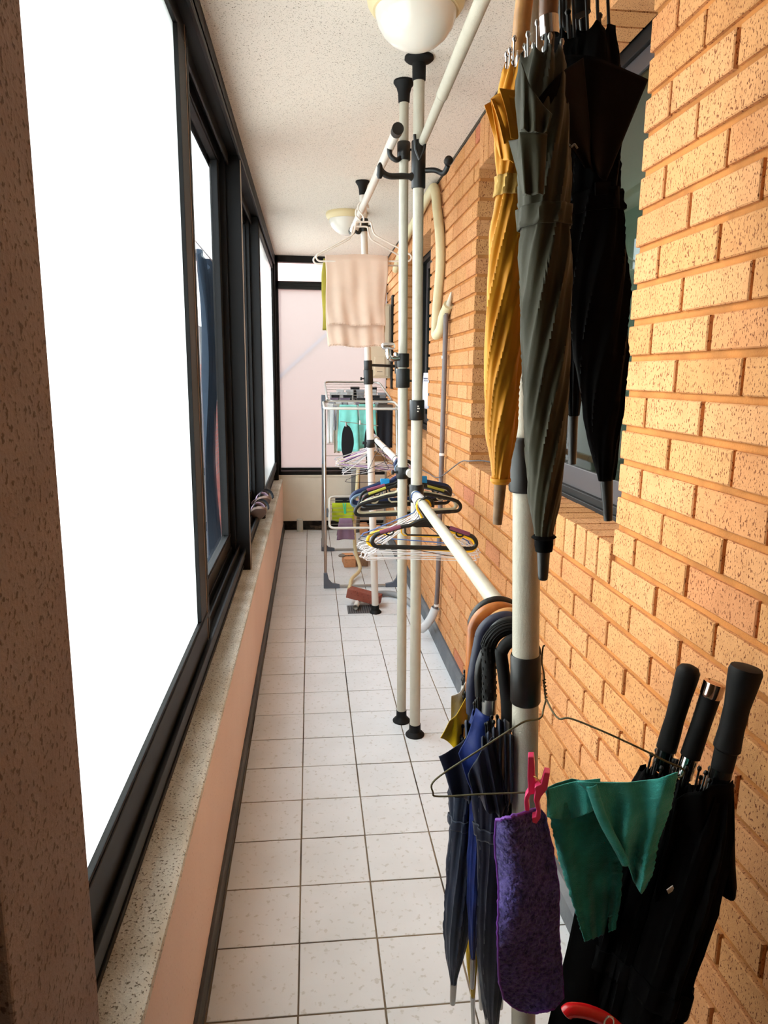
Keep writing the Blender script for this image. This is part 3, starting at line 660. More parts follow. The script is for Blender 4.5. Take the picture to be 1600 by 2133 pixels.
for i in range(4): wire('grey', 2.90 + i * .02, R1L, .42, 'grey wire hanger among the plastic ones behind the middle poles', 'grey wire hangers behind the middle poles', rz=random.uniform(-.05, .25), ry=random.uniform(-.12, 0))
wire('pink', 2.99, R1L, .40, 'pink coated wire hanger behind the middle poles', G2, rz=.2, ry=-.12, r=.0024)
for q_, lb in (((.30, 2.84, .975), 'left'), ((.455, 2.84, .985), 'right')):
    t = empty('hanger_clip', q_, 'bright blue plastic clip on the %s shoulder of the hangers behind the middle poles' % lb, 'clip', 'blue clips on the hangers')
    mb_ = mat('bright_blue_plastic', (28, 140, 196), .4); q_ = Vector(q_)
    for s in (-1, 1): MB().obox(q_ + Vector((0, s * .009, 0)), (1, 0, 0), (0, 1, s * .15), (0, -s * .15, 1), .018, .0022, .020).build('clip_jaw', mb_, t, smooth=False, bev=.001)
    MB().obox(q_ + Vector((0, 0, -.006)), (1, 0, 0), (0, 1, 0), (0, 0, 1), .012, .008, .003).build('clip_bridge', mb_, t, smooth=False)
    MB().tube([q_ + Vector((.01, 0, -.012)), q_ + Vector((.04, 0, -.016))], .003, 8).build('clip_arm', mb_, t)
# far crowd of wire hangers
random.seed(5)
for i in range(16):
    wire('white' if i % 2 else 'cream', 4.03 + i * .017, R1L, .41 + .015 * random.random(), 'pale thin hanger in the crowd by the far pole', 'pale thin hangers crowded by the far pole', rz=random.uniform(-.25, .3), ry=random.uniform(-.10, .16), r=.0022 if i % 3 == 0 else .0016, deep=.9 + .08 * (i % 4))
for i in range(4):
    wire('violet', 4.045 + i * .06, R1L, .41, 'violet coated hanger in the crowd by the far pole', 'violet coated hangers by the far pole', rz=random.uniform(-.2, .2), ry=random.uniform(-.05, .15), r=.0020)
for i in range(3):
    wire('grey', 4.06 + i * .07, R1L, .42, 'grey coated hanger in the crowd by the far pole', 'grey coated hangers by the far pole', rz=random.uniform(-.3, .3), ry=random.uniform(-.1, .2), r=.0018)
wire('dark', 4.10, R1L, .40, 'dark navy wire hanger at the bottom of the far crowd', 'odd hangers by the far pole', rz=.1, ry=.05, r=.0022)
wire('dark', 3.92, R1L, .22, 'small dark wire hook hanger just in front of the far pole', 'odd hangers by the far pole', rz=.9, ry=.0, r=.0016)
for i, Y in enumerate((3.02, 3.08, 3.5)):
    wire('dark' if i else 'pink', Y, R1L, .40, ['pink wire hanger, nearest behind the left middle pole', 'dark wire hanger second behind the left middle pole', 'dark wire hanger alone halfway along the lower rod'][i], 'odd hangers on the lower rod', rz=.5 - i * .2, ry=.02)

# white hangers with towels
def big_hanger(label, Y, rz, ry):
    m = mat('glossy_white_hanger', (228, 216, 204), .35); q = rp(R1U, Y); h = MB(); R = .024
    hk = [(R * math.cos(math.radians(t)), 0, -R + R * math.sin(math.radians(t))) for t in range(-10, 200, 20)] + [(-R * .9, 0, -R - .014), (0, 0, -.065), (0, 0, -.088)]
    o = empty('white_hanger', (0, 0, 0), label, 'hanger', 'thick white hangers holding towels')
    MB().tube(smoothpts(hk, 3), .0042, 10).build('hook', m, o)
    H = [(0, 0, -.088), (.028, 0, -.088), (.036, 0, -.094), (.040, 0, -.115), (.050, 0, -.140), (.075, 0, -.158), (.20, 0, -.222), (.222, 0, -.236), (.226, 0, -.250), (.215, 0, -.262), (.19, 0, -.264)]
    pts = smoothpts(H, 4); L = [Vector((-v.x, v.y, v.z)) for v in reversed(pts)]
    h.tube(L + pts[1:], .0042, 10); h.tube([(-.2, 0, -.264), (.2, 0, -.264)], .0042, 10); h.build('frame', m, o)
    o.location = q + Vector((0, 0, .0205)); o.rotation_euler = (0, ry, rz); return o
big_hanger('thick white hanger in front, holding the beige towel', 3.50, .03, -.03)
big_hanger('thick white hanger behind the one with the beige towel', 3.60, -.10, .01)
def drape(name, m, x0, x1, Yc, zt, zf, zb, label, gap=.012, wave=.006, seed=0, taper=0.0, fringe=True):
    o = empty(name, ((x0 + x1) / 2, Yc, zt), label, 'towel', 'towels on the white hangers')
    def fn(u, v):
        w = (v - .5) * 2; side = -1 if w < 0 else 1; t = abs(w)
        zz = zt - (t * (zt - (zf if side < 0 else zb)))
        x = x0 + (x1 - x0) * u + (taper * (t) * (0.5 - u)) + .004 * math.sin(t * 7 + seed)
        g = gap * min(1, t * 14)
        fold = wave * t ** .5 * (math.sin(u * 13 + seed + t * 2) + .5 * math.sin(u * 29 + seed * 2 - t * 3)) 
        return Vector((x, Yc + side * g + fold, zz + .004 * math.sin(u * 9 + seed) * t + (.004 * (1 - math.cos(u * 5)) if t < .1 else 0)))
    MB().grid(fn, 48, 80).build('cloth', m, o, sol=.003)
    for side, zz, vv in ((-1, zf, 0.0), (1, zb, 1.0)):
        h = MB()
        for i in range(40):
            u = (i + .5) / 40; p = fn(u, vv); h.tube([p + Vector((0, -.002, .008)), p + Vector((0, -.0025, -.004))], .0014, 5)
        k = h.build('fringe', m, o); k['kind'] = 'stuff'
    return o
M_TOWB = fabric('beige_terry', (228, 198, 176), .9, bump=.6, bscale=900, var=.05)
drape('towel', M_TOWB, P(677, 540, 3.50).x, P(808, 540, 3.50).x, 3.505, P(740, 533, 3.5).z, P(740, 677, 3.48).z, P(740, 722, 3.53).z, 'beige towel folded over the front white hanger', taper=.02)
drape('towel', fabric('olive_terry', (172, 158, 62), .9, bump=.6, bscale=900), P(672, 540, 3.62).x, P(800, 540, 3.6).x, 3.61, P(740, 540, 3.6).z, P(740, 690, 3.6).z, P(740, 640, 3.6).z, 'olive yellow towel mostly hidden behind the beige towel', seed=2, taper=-.01)

# ================================================================== DRYING RACK
dr = empty('drying_rack', (0.30, 5.1, 0), 'silver folding drying rack loaded with laundry near the far window', 'drying rack')
X0, X1 = 0.090, 0.590
for Yf, z1 in ((4.58, 1.20), (5.60, 1.10)):
    MB().tube([(X0, Yf, .02), (X0 + .005, Yf + (.25 if Yf < 5 else -.20), z1)], .0095, 12).build('leg', M_STEEL, dr)
    MB().tube([(X1, Yf, .02), (X1 - .005, Yf + (.25 if Yf < 5 else -.20), z1)], .0095, 12).build('leg', M_STEEL, dr)
    MB().tube([(X0 + .04, Yf, .012), (X1 - .04, Yf, .012)], .0095, 12).build('foot_bar', M_STEEL, dr)
    for xx, s in ((X0, 1), (X1, -1)):
        MB().prism([(xx - s * .012, Yf - .012, 0), (xx - s * .012, Yf - .012, .105), (xx + s * .012, Yf - .012, .105), (xx + s * .022, Yf - .012, .06), (xx + s * .045, Yf - .012, .034), (xx + s * .095, Yf - .012, .024), (xx + s * .095, Yf - .012, .0)], (0, .024, 0)).build('corner_foot', M_GREYP, dr, bev=.002)
def tray(corners, nw, m=M_STEEL, rr=.0075, names='tray_frame'):
    a, b, c, d = [Vector(q) for q in corners]    # near-left, near-right, far-right, far-left
    fr = MB(); 
    def rc(p, q, r2): return [p + (q - p).normalized() * r2]
    pts = []
    cs = [a, b, c, d]
    for i in range(4):
        p, q, w = cs[i - 1], cs[i], cs[(i + 1) % 4]; r2 = .045
        s, e = q + (p - q).normalized() * r2, q + (w - q).normalized() * r2
        for t in (0, .25, .5, .75, 1): pts.append(s * (1 - t) ** 2 + q * 2 * t * (1 - t) + e * t * t)
    fr.tube(pts, rr, 10, closed=True); f_ = fr.build(names, m, dr)
    for i in range(nw):
        t = (i + 1) / (nw + 1); MB().tube([lerp(a, d, t), lerp(b, c, t)], .0017, 6).build('wire', M_STEEL, f_)
    return f_
# main tray: its far end tilts up
tray([(X0, 4.62, 1.195), (X1, 4.62, 1.195), (X1, 5.02, 1.225), (X0, 5.02, 1.225)], 5, M_POLEW, .0085)
tray([(X0 + .03, 5.02, 1.230), (X1 - .01, 5.02, 1.23), (X1 - .06, 5.52, 1.355), (X0 + .02, 5.52, 1.355)], 6)
MB().tube([(X0 - .002, 4.83, 1.20), (X0 - .002, 4.93, .80)], .012, 10).build('hinge_rail', M_GREYP, dr)
MB().box(X0 - .014, X0 + .014, 4.98, 5.06, 1.17, 1.27).build('hinge', M_GREYP, dr, bev=.003)
for z in (.78, .86, .94): MB().tube([(X0, 4.88, z), (X1, 4.88, z)], .0018, 6).build('wire', M_STEEL, dr)
tray([(X0 + .03, 4.63, .40), (X1, 4.63, .40), (X1, 5.0, .55), (X0 + .04, 5.0, .55)], 7, M_POLEW, .0085)
MB().box(X0 + .0, X0 + .026, 4.80, 4.84, .44, .50).build('hinge', M_GREYP, dr, bev=.003)
# laundry on the rack: small folded things hang over single wires
def hang(name, m, x0, x1, Y, zt, drop, label, cat, group, back=None, seed=0, wave=.004, gap=.006, taper=0.0, sol=.0025, bulge=0):
    back = back if back is not None else drop * .8
    def fn(u, v):
        w = (v - .45) / .55 if v > .45 else (v - .45) / .45
        side = -1 if w < 0 else 1; t = abs(w); L = drop if side < 0 else back
        x = x0 + (x1 - x0) * u + taper * t * (.5 - u)
        return Vector((x, Y + side * (gap * min(1, t * 8) + bulge * math.sin(t * PI)) + wave * t * math.sin(u * 11 + seed), zt - t * L + .003 * math.sin(u * 7 + seed) * t))
    o = MB().grid(fn, 14, 26).build(name, m, sol=sol); return tag(o, label, cat, group)
fs_g = fabric('grey_sock_knit', (158, 158, 164)); fs_w = fabric('white_sock_knit', (214, 214, 216)); fs_k = fabric('black_knit', (26, 26, 32)); fs_l = fabric('lilac_knit', (128, 110, 134)); fs_t = fabric('turquoise_terry', (140, 226, 214), .9, bump=.6, bscale=700)
def tz(Y): return 1.195 + (Y - 4.62) * .075 if Y < 5.02 else 1.230 + (Y - 5.02) * .25
SG = 'socks hung over the top tray wires'
rows = [(5.38, [(.30, .37, fs_k, 'black'), (.44, .50, fs_k, 'black')]), (5.30, [(.19, .25, fs_w, 'white'), (.26, .32, fs_w, 'white'), (.34, .40, fs_g, 'grey'), (.42, .49, fs_w, 'white')]),
        (5.22, [(.14, .20, fs_w, 'white'), (.22, .27, fs_w, 'white'), (.49, .55, fs_g, 'grey')]), (5.15, [(.15, .21, fs_k, 'black'), (.235, .30, fs_k, 'black'), (.41, .50, fs_k, 'black')]),
        (5.08, [(.14, .20, fs_l, 'lilac'), (.21, .28, fs_l, 'lilac'), (.33, .42, fs_k, 'black'), (.45, .55, fs_k, 'black')])]
names_pos = {5.38: 'on the farthest wire of the top tray', 5.30: 'on the second farthest wire of the top tray', 5.22: 'on the middle wire of the raised tray', 5.15: 'on the fourth wire of the raised tray', 5.08: 'on the nearest wire of the raised tray'}
ordn = ['leftmost', 'second', 'third', 'fourth']
for Y, L in rows:
    for i, (xa, xb, m, cn) in enumerate(L):
        hang('sock', m, xa, xb, Y, tz(Y) + .004, .10, '%s sock %s, %s from the left' % (cn, names_pos[Y], ordn[i] if i else 'first'), 'sock', SG, back=.05, seed=i * 2 + Y, taper=.01)
for i, (xa, xb, m, cn) in enumerate([(.125, .165, fs_g, 'grey'), (.175, .215, fs_w, 'white'), (.225, .25, fs_g, 'grey'), (.26, .30, fs_w, 'white'), (.31, .34, fs_l, 'lilac'), (.40, .44, fs_w, 'white'), (.445, .47, fs_g, 'grey')]):
    hang('sock', m, xa, xb, 4.93, tz(4.93) + .005, .07, '%s sock behind the turquoise towel, number %s counting from the left' % (cn, ['one', 'two', 'three', 'four', 'five', 'six', 'seven'][i]), 'sock', SG, back=.04, seed=i, taper=.008)
TG = 'cloths hung from the front of the top tray'
hang('towel', fs_t, .195, .315, 4.80, tz(4.80) + .008, .32, 'turquoise towel, left one, hanging from the top tray', 'towel', TG, back=.25, seed=1, wave=.012, taper=-.03)
hang('towel', fs_t, .325, .440, 4.81, tz(4.81) + .010, .30, 'turquoise towel, right one, hanging behind the far pole', 'towel', TG, back=.22, seed=4, wave=.012, taper=-.02)
hang('shirt', fs_k, .455, .56, 4.84, tz(4.84) + .006, .30, 'black garment hanging at the right end of the top tray', 'garment', TG, seed=2, wave=.01)
hang('cloth', fabric('bright_white_cotton', (250, 250, 250), var=0), .115, .155, 4.86, tz(4.86) + .006, .27, 'white cloth hanging at the left end of the top tray', 'cloth', TG, seed=3, wave=.004)
hang('cloth', fabric('cream_cotton', (206, 196, 176)), .160, .20, 4.88, tz(4.88) + .006, .34, 'cream cloth between the white cloth and turquoise towel', 'cloth', TG, seed=5, wave=.006)
hang('cloth', fs_g, .150, .18, 4.80, tz(4.80) + .004, .17, 'small grey twisted cloth beside the white cloth', 'cloth', TG, seed=8, wave=.01, taper=.012)
hang('cardboard', mat('brown_card', (150, 112, 74), .8), .47, .60, 5.30, 1.16, .40, 'brown cardboard sheet behind the black garment', 'cardboard', TG, back=.3, wave=.001, seed=1)
LG = 'cloths on the low tray'
hang('cloth', fabric('lime_microfibre', (196, 214, 40)), .145, .30, 4.90, .525, .13, 'lime green cloth on the low tray', 'cloth', LG, seed=2, wave=.01)
hang('cloth', fabric('mauve_cotton', (140, 112, 134)), .19, .275, 4.72, .452, .15, 'mauve cloth on the low tray in front of the lime one', 'cloth', LG, seed=4, wave=.006, taper=-.04)
hang('cloth', fs_k, .17, .32, 4.96, .55, .13, 'black cloth on the low tray behind the lime one', 'cloth', LG, seed=6, wave=.008)
pg = empty('clothes_peg', (.225, 4.70, .47), 'aqua green clothes peg on the lime cloth of the low tray', 'clothes peg')
m_pg = mat('aqua_green_plastic', (76, 200, 140), .35)
for s in (-1, 1): MB().tube([(.232 + s * .003, 4.78, .47), (.230 + s * .004, 4.775, .50), (.226 + s * .008, 4.77, .545)], .005, 8).build('peg_arm', m_pg, pg)
# insoles clipped to a thin clip hanger in front of the rack
ch = empty('clip_hanger', (0.26, 4.40, 1.12), 'thin steel clip hanger with two black insoles', 'hanger')
q0, q1 = P(709, 878, 4.40), P(788, 887, 4.40)
MB().tube([q0, q1], .0022, 8).build('bar', M_STEEL, ch)
MB().tube(smoothpts([lerp(q0, q1, .5), lerp(q0, q1, .5) + Vector((0, 0, .04)), lerp(q0, q1, .5) + Vector((.0, .08, .09)), lerp(q0, q1, .5) + Vector((0, .22, .105))], 4), .0018, 6).build('hook', M_STEEL, ch)
def insole(cx, label):
    z0 = P(722, 885, 4.40).z; o = MB(); n = 30; L = .30; out = []
    for i in range(n + 1):
        t = i / n; w = .021 + .018 * math.sin(PI * min(1, t * 1.35)) ** 1 - .006 * math.exp(-((t - .68) / .13) ** 2); w *= math.sqrt(max(0, 1 - (2 * t - 1) ** 10)); out.append((t, max(w, .004), .006 * math.sin(t * 5)))
    poly = [Vector((cx + w + s, 4.397, z0 - t * L)) for t, w, s in out] + [Vector((cx - w + s, 4.397, z0 - t * L)) for t, w, s in reversed(out)]
    o.prism(poly, (0, .005, 0)); k = o.build('insole', M_BLKM, bev=.001); return tag(k, label, 'insole', 'black insoles clipped in front of the rack')
insole(P(721, 880, 4.40).x + .004, 'black shoe insole clipped left of the far pole'); insole(P(770, 880, 4.40).x, 'black shoe insole half hidden behind the far pole')
for xx in (721, 750, 770):
    q = P(xx, 884 - (0 if xx != 750 else 4), 4.39); MB().obox(q, (1, 0, 0), (0, 1, 0), (0, 0, 1), .005, .006, .014).build('clip', M_CHROME, ch, smooth=False, bev=.001)

# ================================================================== FLOOR THINGS AT THE BACK
def floor_brick(label, c, L, Wd, Hh, rz, col, holes=True, tilt=0, rx=0):
    o = empty('brick', (0, 0, 0), label, 'brick', 'loose bricks on the floor')
    b = MB().box(-L / 2, L / 2, -Wd / 2, Wd / 2, 0, Hh); b.build('brick_body', col, o, smooth=False, bev=.003)
    if holes:
        for i in (-1, 0, 1): MB().lathe((i * L * .27, 0, Hh + .0002), (0, 0, 1), [(0, .016), (.0006, .016)], 16).build('core_hole', mat('hole_shade', (40, 32, 28), .9), o)  # flat discs, the shade inside each hole is put into their dark colour
    o.location = c; o.rotation_euler = (rx, tilt, rz); return o
M_RB = speck_mat('red_clay', (134, 66, 50), (90, 44, 36), 120, .6, .85, .5, big=(150, 92, 78), bigscale=8)
M_OB = speck_mat('orange_clay', (216, 156, 112), (150, 100, 70), 200, .6, .85, .5)
M_GB = speck_mat('brown_clay', (150, 118, 92), (100, 76, 60), 120, .6, .85, .5)
floor_brick('orange brick with core holes standing on tiles behind the rack foot bar', (P(722, 1182, 5.1).x + .02, 5.18, 0.0005), .085, .19, .065, .06, M_OB)
floor_brick('brown brick with core holes beside the orange one', (.375, 5.20, 0.0005), .10, .19, .065, -.1, M_GB)
floor_brick('dark red brick tilted over the floor drain', (.318, 4.21, .030), .205, .095, .058, -.38, M_RB, holes=False, tilt=.16, rx=-.10)
tag(MB().lathe((.195 + .03, 5.16, .066), (0, 0, 1), [(0, .024), (.010, .026), (.018, .018), (.022, .006)], 14).build('stone', mat('grey_stone', (140, 132, 124), .9, bump=.6, bscale=60)), 'small grey stone on top of the orange brick', 'stone')
dn = empty('floor_drain', (.30, 4.12, 0), 'grey metal floor drain grate beneath the tilted red brick', 'drain')
b = MB(); b.box(.213, .395, 4.045, 4.195, .0008, .0026); b.build('drain_plate', mat('drain_metal', (120, 120, 122), .45, metal=.6), dn, smooth=False)
b = MB()
for i in range(13):
    for j in range(8): b.box(.222 + i * .0135, .2295 + i * .0135, 4.055 + j * .0175, 4.065 + j * .0175, .0026, .0029)
b.build('drain_slots', mat('slot_shade', (22, 22, 22), .9), dn, smooth=False)  # thin bars on the plate, coloured dark for the shade in the slots
pv = MB()
pv.tube([(.262, 4.09, .026), (.285, 4.22, .024)], .0165, 18, cap=False); pv.tube([(.262, 4.09, .026), (.285, 4.22, .024)], .0125, 18, cap=False)
tag(pv.build('pipe_stub', M_WHITEP), 'white pipe stub poking out under the tilted red brick', 'pipe')
# grey corrugated hose
pts = smoothpts([(.37, 4.30, .022), (.43, 4.36, .022), (.50, 4.36, .022), (.57, 4.28, .022), (.63, 4.05, .022)], 24)
tag(MB().tube(pts, [.0165 + (.0035 if i % 2 else -.001) for i in range(len(pts))], 14).build('corrugated_hose', mat('pale_grey_hose', (158, 158, 158), .5), auto=0), 'pale grey corrugated drain hose curving behind the far pole', 'hose')
# cream hose
pts = smoothpts([P(746, 975, 4.93), P(743, 1030, 4.93), P(738, 1100, 4.93), P(741, 1150, 4.93), P(750, 1185, 4.85), Vector((.275, 4.72, .020)), Vector((.255, 4.58, .012)), Vector((.245, 4.52, .012))], 6)
tag(MB().tube(pts, .0125, 12).build('cream_hose', mat('cream_rubber', (224, 206, 160), .5)), 'limp cream hose hanging through the drying rack onto the floor', 'hose')
tag(MB().tube([(.055 - .16, YF - .07, .0), (.055 - .16, YF - .07, .115)], .028, 20).build('drain_pipe', mat('pale_pvc', (196, 202, 196), .5)), 'short pale standing pipe at the foot of the far parapet', 'pipe')
random.seed(3)
jb = MB()
for i in range(26):
    x = random.uniform(-.03, .6); jb.tube([(x, YF - .02, .012 + random.uniform(0, .03)), (x + random.uniform(.03, .10), YF - .025, .012 + random.uniform(0, .03))], random.uniform(.004, .009), 6)
tag(jb.build('rubble', mat('rubble', (96, 84, 72), .9, bump=.5, var=.4, vscale=40)), 'scattered twigs and rubble in the gap under the far parapet', 'rubble', kind='stuff')

# ================================================================== PIPES, CABLES, BOX ON THE BRICK WALL
XW = XB - .004
gp = empty('wall_pipe', P(915, 960, 3.5), 'thin mauve grey vertical pipe clipped to the brick wall', 'pipe')
GY = 3.50
pts = [Vector((XW - .018, GY - .02, 1.715)), Vector((XW - .016, GY, 1.66)), Vector((XW - .016, GY + .01, 1.2)), Vector((XW - .016, GY + .03, .45)), Vector((XW - .016, GY + .05, .25)), Vector((XW - .022, GY + .05, .19))]
MB().tube(smoothpts(pts, 5), .0125, 16).build('pipe', M_GREYPIPE, gp)
for z in (1.50, 1.02, .21): MB().tube([(XW - .016, GY + .01 + (.04 if z < .5 else 0), z - .006), (XW - .016, GY + .01 + (.04 if z < .5 else 0), z + .006)], .0150, 16).build('pipe_clip', M_WHITEP, gp)
el = MB(); pts = smoothpts([(XW - .022, 3.55, .195), (XW - .040, 3.56, .14), (XW - .065, 3.58, .09), (XW - .09, 3.60, .055)], 6)
el.tube(pts, .0230, 18, cap=False); el.tube(pts, .0195, 18, cap=False)
tag(el.build('pipe_elbow', mat('white_pvc', (206, 206, 206), .45)), 'white plastic elbow pipe at the foot of the grey pipe', 'pipe')
ac = empty('lagged_pipe', (XW, 3.7, 2.3), 'cream taped air conditioner pipe running along ceiling and down the bricks', 'pipe')
pts = smoothpts([Vector((XW - .02, 5.6, 2.20)), Vector((XW - .03, 5.0, 2.30)), Vector((XW - .028, 4.4, 2.345)), Vector((XW - .028, 3.95, 2.37)), Vector((XW - .026, 3.84, 2.35)), Vector((XW - .024, 3.78, 2.25)), Vector((XW - .020, 3.70, 2.10)), Vector((XW - .018, 3.68, 1.95)), Vector((XW - .020, 3.74, 1.75)), Vector((XW - .022, 3.74, 1.66)), Vector((XW - .030, 3.68, 1.615)), Vector((XW - .026, 3.58, 1.64)), Vector((XW - .022, 3.53, 1.70)), Vector((XW - .012, 3.46, 1.745))], 8)
MB().tube(pts, .0245, 16).build('lagging', mat('cream_pipe_tape', (214, 202, 162), .55, bump=.5, bscale=60, var=.06), ac)
MB().tube(smoothpts([(XW - .012, 3.475, 1.735), (XW - .010, 3.45, 1.765), (XW - .006, 3.43, 1.80)], 4), [.020, .017, .015, .012, .010, .009, .007, .005, .004], 12).build('taped_end', mat('clear_tape', (200, 190, 170), .2), ac)
cb = MB().tube(smoothpts([(XW - .01, 4.3, .845), (XW - .006, 3.95, .862), (XW - .03, 3.5, .905), (XW - .01, 3.1, 1.03), (XW + .0, 2.96, 1.052), (XW + .05, 2.90, 1.06), (XW + .10, 2.86, 1.05)], 8), .0028, 8)
tag(cb.build('cable', mat('grey_cable', (92, 88, 90), .5)), 'thin grey cable sagging across bricks into the window sill', 'cable')
nt_ = MB().grid(lambda u, v: Vector((XB + .133 - .006 * math.sin(v * 3), 4.86 + u * .26, 1.43 - v * .25)), 8, 8)
tag(nt_.build('paper_notice', mat('paper', (226, 224, 236), .8), sol=.0006), 'sheet of white paper with pencil scribbles taped inside window two', 'paper')
sc = MB()
for z, s in ((1.39, 0), (1.375, 1), (1.31, 2)):
    sc.tube([(XB + .1285, 4.90 + i * .008, z + .006 * math.sin(i * 2.1 + s)) for i in range(24)], .0009, 4)
tag(sc.build('pencil_scribble', mat('pencil', (110, 110, 130), .8)), 'pencil scribbles on the white paper notice', 'writing')
bx = empty('wall_cabinet', (0.60, 6.0, 1.7), 'narrow beige metal cabinet hanging by the far brick corner', 'cabinet')
MB().box(.475, .668, 5.98, 6.12, 1.385, 1.985).build('cabinet_body', mat('beige_metal', (206, 192, 168), .5), bx, smooth=False, bev=.004)
MB().box(.49, .655, 5.972, 5.98, 1.40, 1.97).build('cabinet_door', mat('beige_metal_light', (214, 200, 176), .5), bx, smooth=False, bev=.003)
MB().box(.535, .62, 5.967, 5.972, 1.41, 1.56).build('label_plate', mat('beige_metal_light', (214, 200, 176), .5), bx, smooth=False, bev=.002)
MB().box(.555, .60, 5.966, 5.9672, 1.437, 1.442).build('label_print', mat('grey_print', (120, 110, 100), .6), bx, smooth=False)
tag(MB().box(.669, .679, 5.90, 5.99, 1.30, 2.05).build('gap_shadow_strip', M_BLKM, smooth=False), 'black strip standing for the shadow gap between the beige cabinet and the bricks', 'strip')  # fills the narrow gap, black colour stands for the shadow in it
tag(MB().tube([(.625, 6.30, 2.0), (.625, 6.30, 2.40)], .006, 8).build('black_conduit', M_BLKM), 'thin black conduit rising above the beige cabinet', 'conduit')
gpst = MB().tube([(.40, 6.30, 0), (.40, 6.30, .62)], .04, 18)
tag(gpst.build('grey_post', mat('grey_post', (110, 108, 104), .6)), 'short thick grey post behind the drying rack', 'post')
for i, (xx, yy, hh) in enumerate(((.47, 6.25, .085), (.56, 6.20, .07), (.60, 6.05, .10))):
    floor_brick(['buff brick stood at the far parapet', 'buff brick right of the grey post', 'taller buff brick in the far right corner'][i], (xx, yy, .0), .07, .15, hh, .2 * i, M_OB, holes=False)

# ================================================================== SANDALS ON THE LEFT SILL
def sandal(label, c, rz):
    o = empty('sandal', (0, 0, 0), label, 'sandal', 'pair of sandals on the left sill')
    n = 24; out = []
    for i in range(n + 1):
        t = i / n; w = (.032 + .012 * math.sin(PI * min(1, t * 1.25))) * math.sqrt(max(0, 1 - (2 * t - 1) ** 8)); out.append((t * .235 - .1175, max(w, .003)))
    poly = [Vector((w, y, 0)) for y, w in out] + [Vector((-w, y, 0)) for y, w in reversed(out)]
    MB().prism(poly, (0, 0, .018)).build('sole', mat('brown_sole', (128, 104, 92), .7), o, bev=.003)
    for y0, hgt in ((.055, .045), (-.035, .055), (-.10, .05)):
        MB().grid(lambda u, v: Vector((.043 * math.cos(PI * u), y0 + (v - .5) * .028, .014 + hgt * math.sin(PI * u))), 16, 3).build('strap', mat('mauve_strap', (176, 150, 172), .5) if y0 > -.09 else fs_k, o, sol=.003)
    o.location = c; o.rotation_euler = (-.55, .25, rz); return o
sandal('mauve strapped sandal leaning on the dark window post, rear one', (-0.318, 4.42, .600), .35)
sandal('mauve strapped sandal leaning on the dark window post, front one', (-0.322, 4.12, .590), .25)

# ================================================================== UMBRELLAS
def interp(tab, t):
    for (a, x), (b, y) in zip(tab[:-1], tab[1:]):
        if t <= b:
            k = (t - a) / (b - a) if b > a else 0; k = k * k * (3 - 2 * k) if False else k
            return x + (y - x) * k
    return tab[-1][1]
def canopy(A, B, prof, m, parent, n=8, twist=.8, amp=.22, bend=(0, 0, 0), sx=1.0, seed=0, scallop=.012, nv=64, upto=None, center=None, wr=.0012):
    A = Vector(A); B = Vector(B); ax = B - A; L = ax.length; ax.normalize()
    ux = Vector((1, 0, 0)); ux = (ux - ax * ux.dot(ax)).normalized(); uy = ax.cross(ux); bend = Vector(bend)
    sm = [(a, b) for a, b in prof]
    def R(t): return (interp(sm, max(0, t - .015)) + interp(sm, t) * 2 + interp(sm, min(1, t + .015))) / 4
    def fn(u, v):
        t = v; th = 2 * PI * u; q = n * u - twist * t + .15 * math.sin(2 * th + seed) ; s = q - math.floor(q)
        pl = (s ** 1.6 + .10 * math.sin(s * 13 + t * 3)) if s < .86 else (1 - (s - .86) / .14) * (.86 ** 1.6)
        a = amp * (1 - .45 * t) * (1.0 + .4 * math.sin(th * 3 + seed))
        r = R(t) * (1 - a * .5 + a * pl) * (1 + .05 * math.sin(2 * th + seed + 3 * t))
        c = A + ax * (L * t) + bend * math.sin(PI * t)
        off = scallop * (1 - s) * s * 4 * max(0, 1 - t * 9)
        w = noise.noise(Vector((th * 1.3 + seed, t * 9, seed))) * wr * 2.5
        return c + ax * off + (ux * math.cos(th) * sx + uy * math.sin(th)) * (r + w)
    o = MB().grid(lambda u, v: fn(u, v), 96, nv, closed_u=True).build('canopy', m, parent, auto=50)
    q = o.modifiers.new('solid', 'SOLIDIFY'); q.thickness = .0011; q.offset = -1
    return fn, A, B, ax, L
def strap_band(fn, t0, t1, m, parent, grow=1.06, lab=None):
    A0 = sum((fn(i / 24, (t0 + t1) / 2) for i in range(24)), Vector()) / 24
    def g(u, v):
        p = fn(u, t0 + (t1 - t0) * v); c = A0.copy(); d = p - c; return c + d * grow if False else p + (d - d.project(Vector((0, 0, 1)))).normalized() * .003
    return MB().grid(g, 64, 6, closed_u=True).build('strap', m, parent, sol=.0015)
def ribs(fn, ax, parent, m, n=8, l=.03, r=.0016, t=.0, spread=0.0, jit=.01, seed=0, tip=.0032, inn=.78):
    rnd = random.Random(seed)
    for i in range(n):
        u = (i + .55 + rnd.uniform(-.25, .25)) / n; p = fn(u, t); c = sum((fn(k / 12, t) for k in range(12)), Vector()) / 12
        p = c + (p - c) * (inn + rnd.uniform(-.18, .1)); d = -ax + (p - c) * spread; e = p + d.normalized() * (l + rnd.uniform(-jit, jit))
        b = MB().tube([p - d.normalized() * .03, e], r, 8); b.lathe(e, d, [(0, r), (.001, tip * .8), (.004, tip), (.007, tip * .6)], 10); b.build('rib', m, parent)
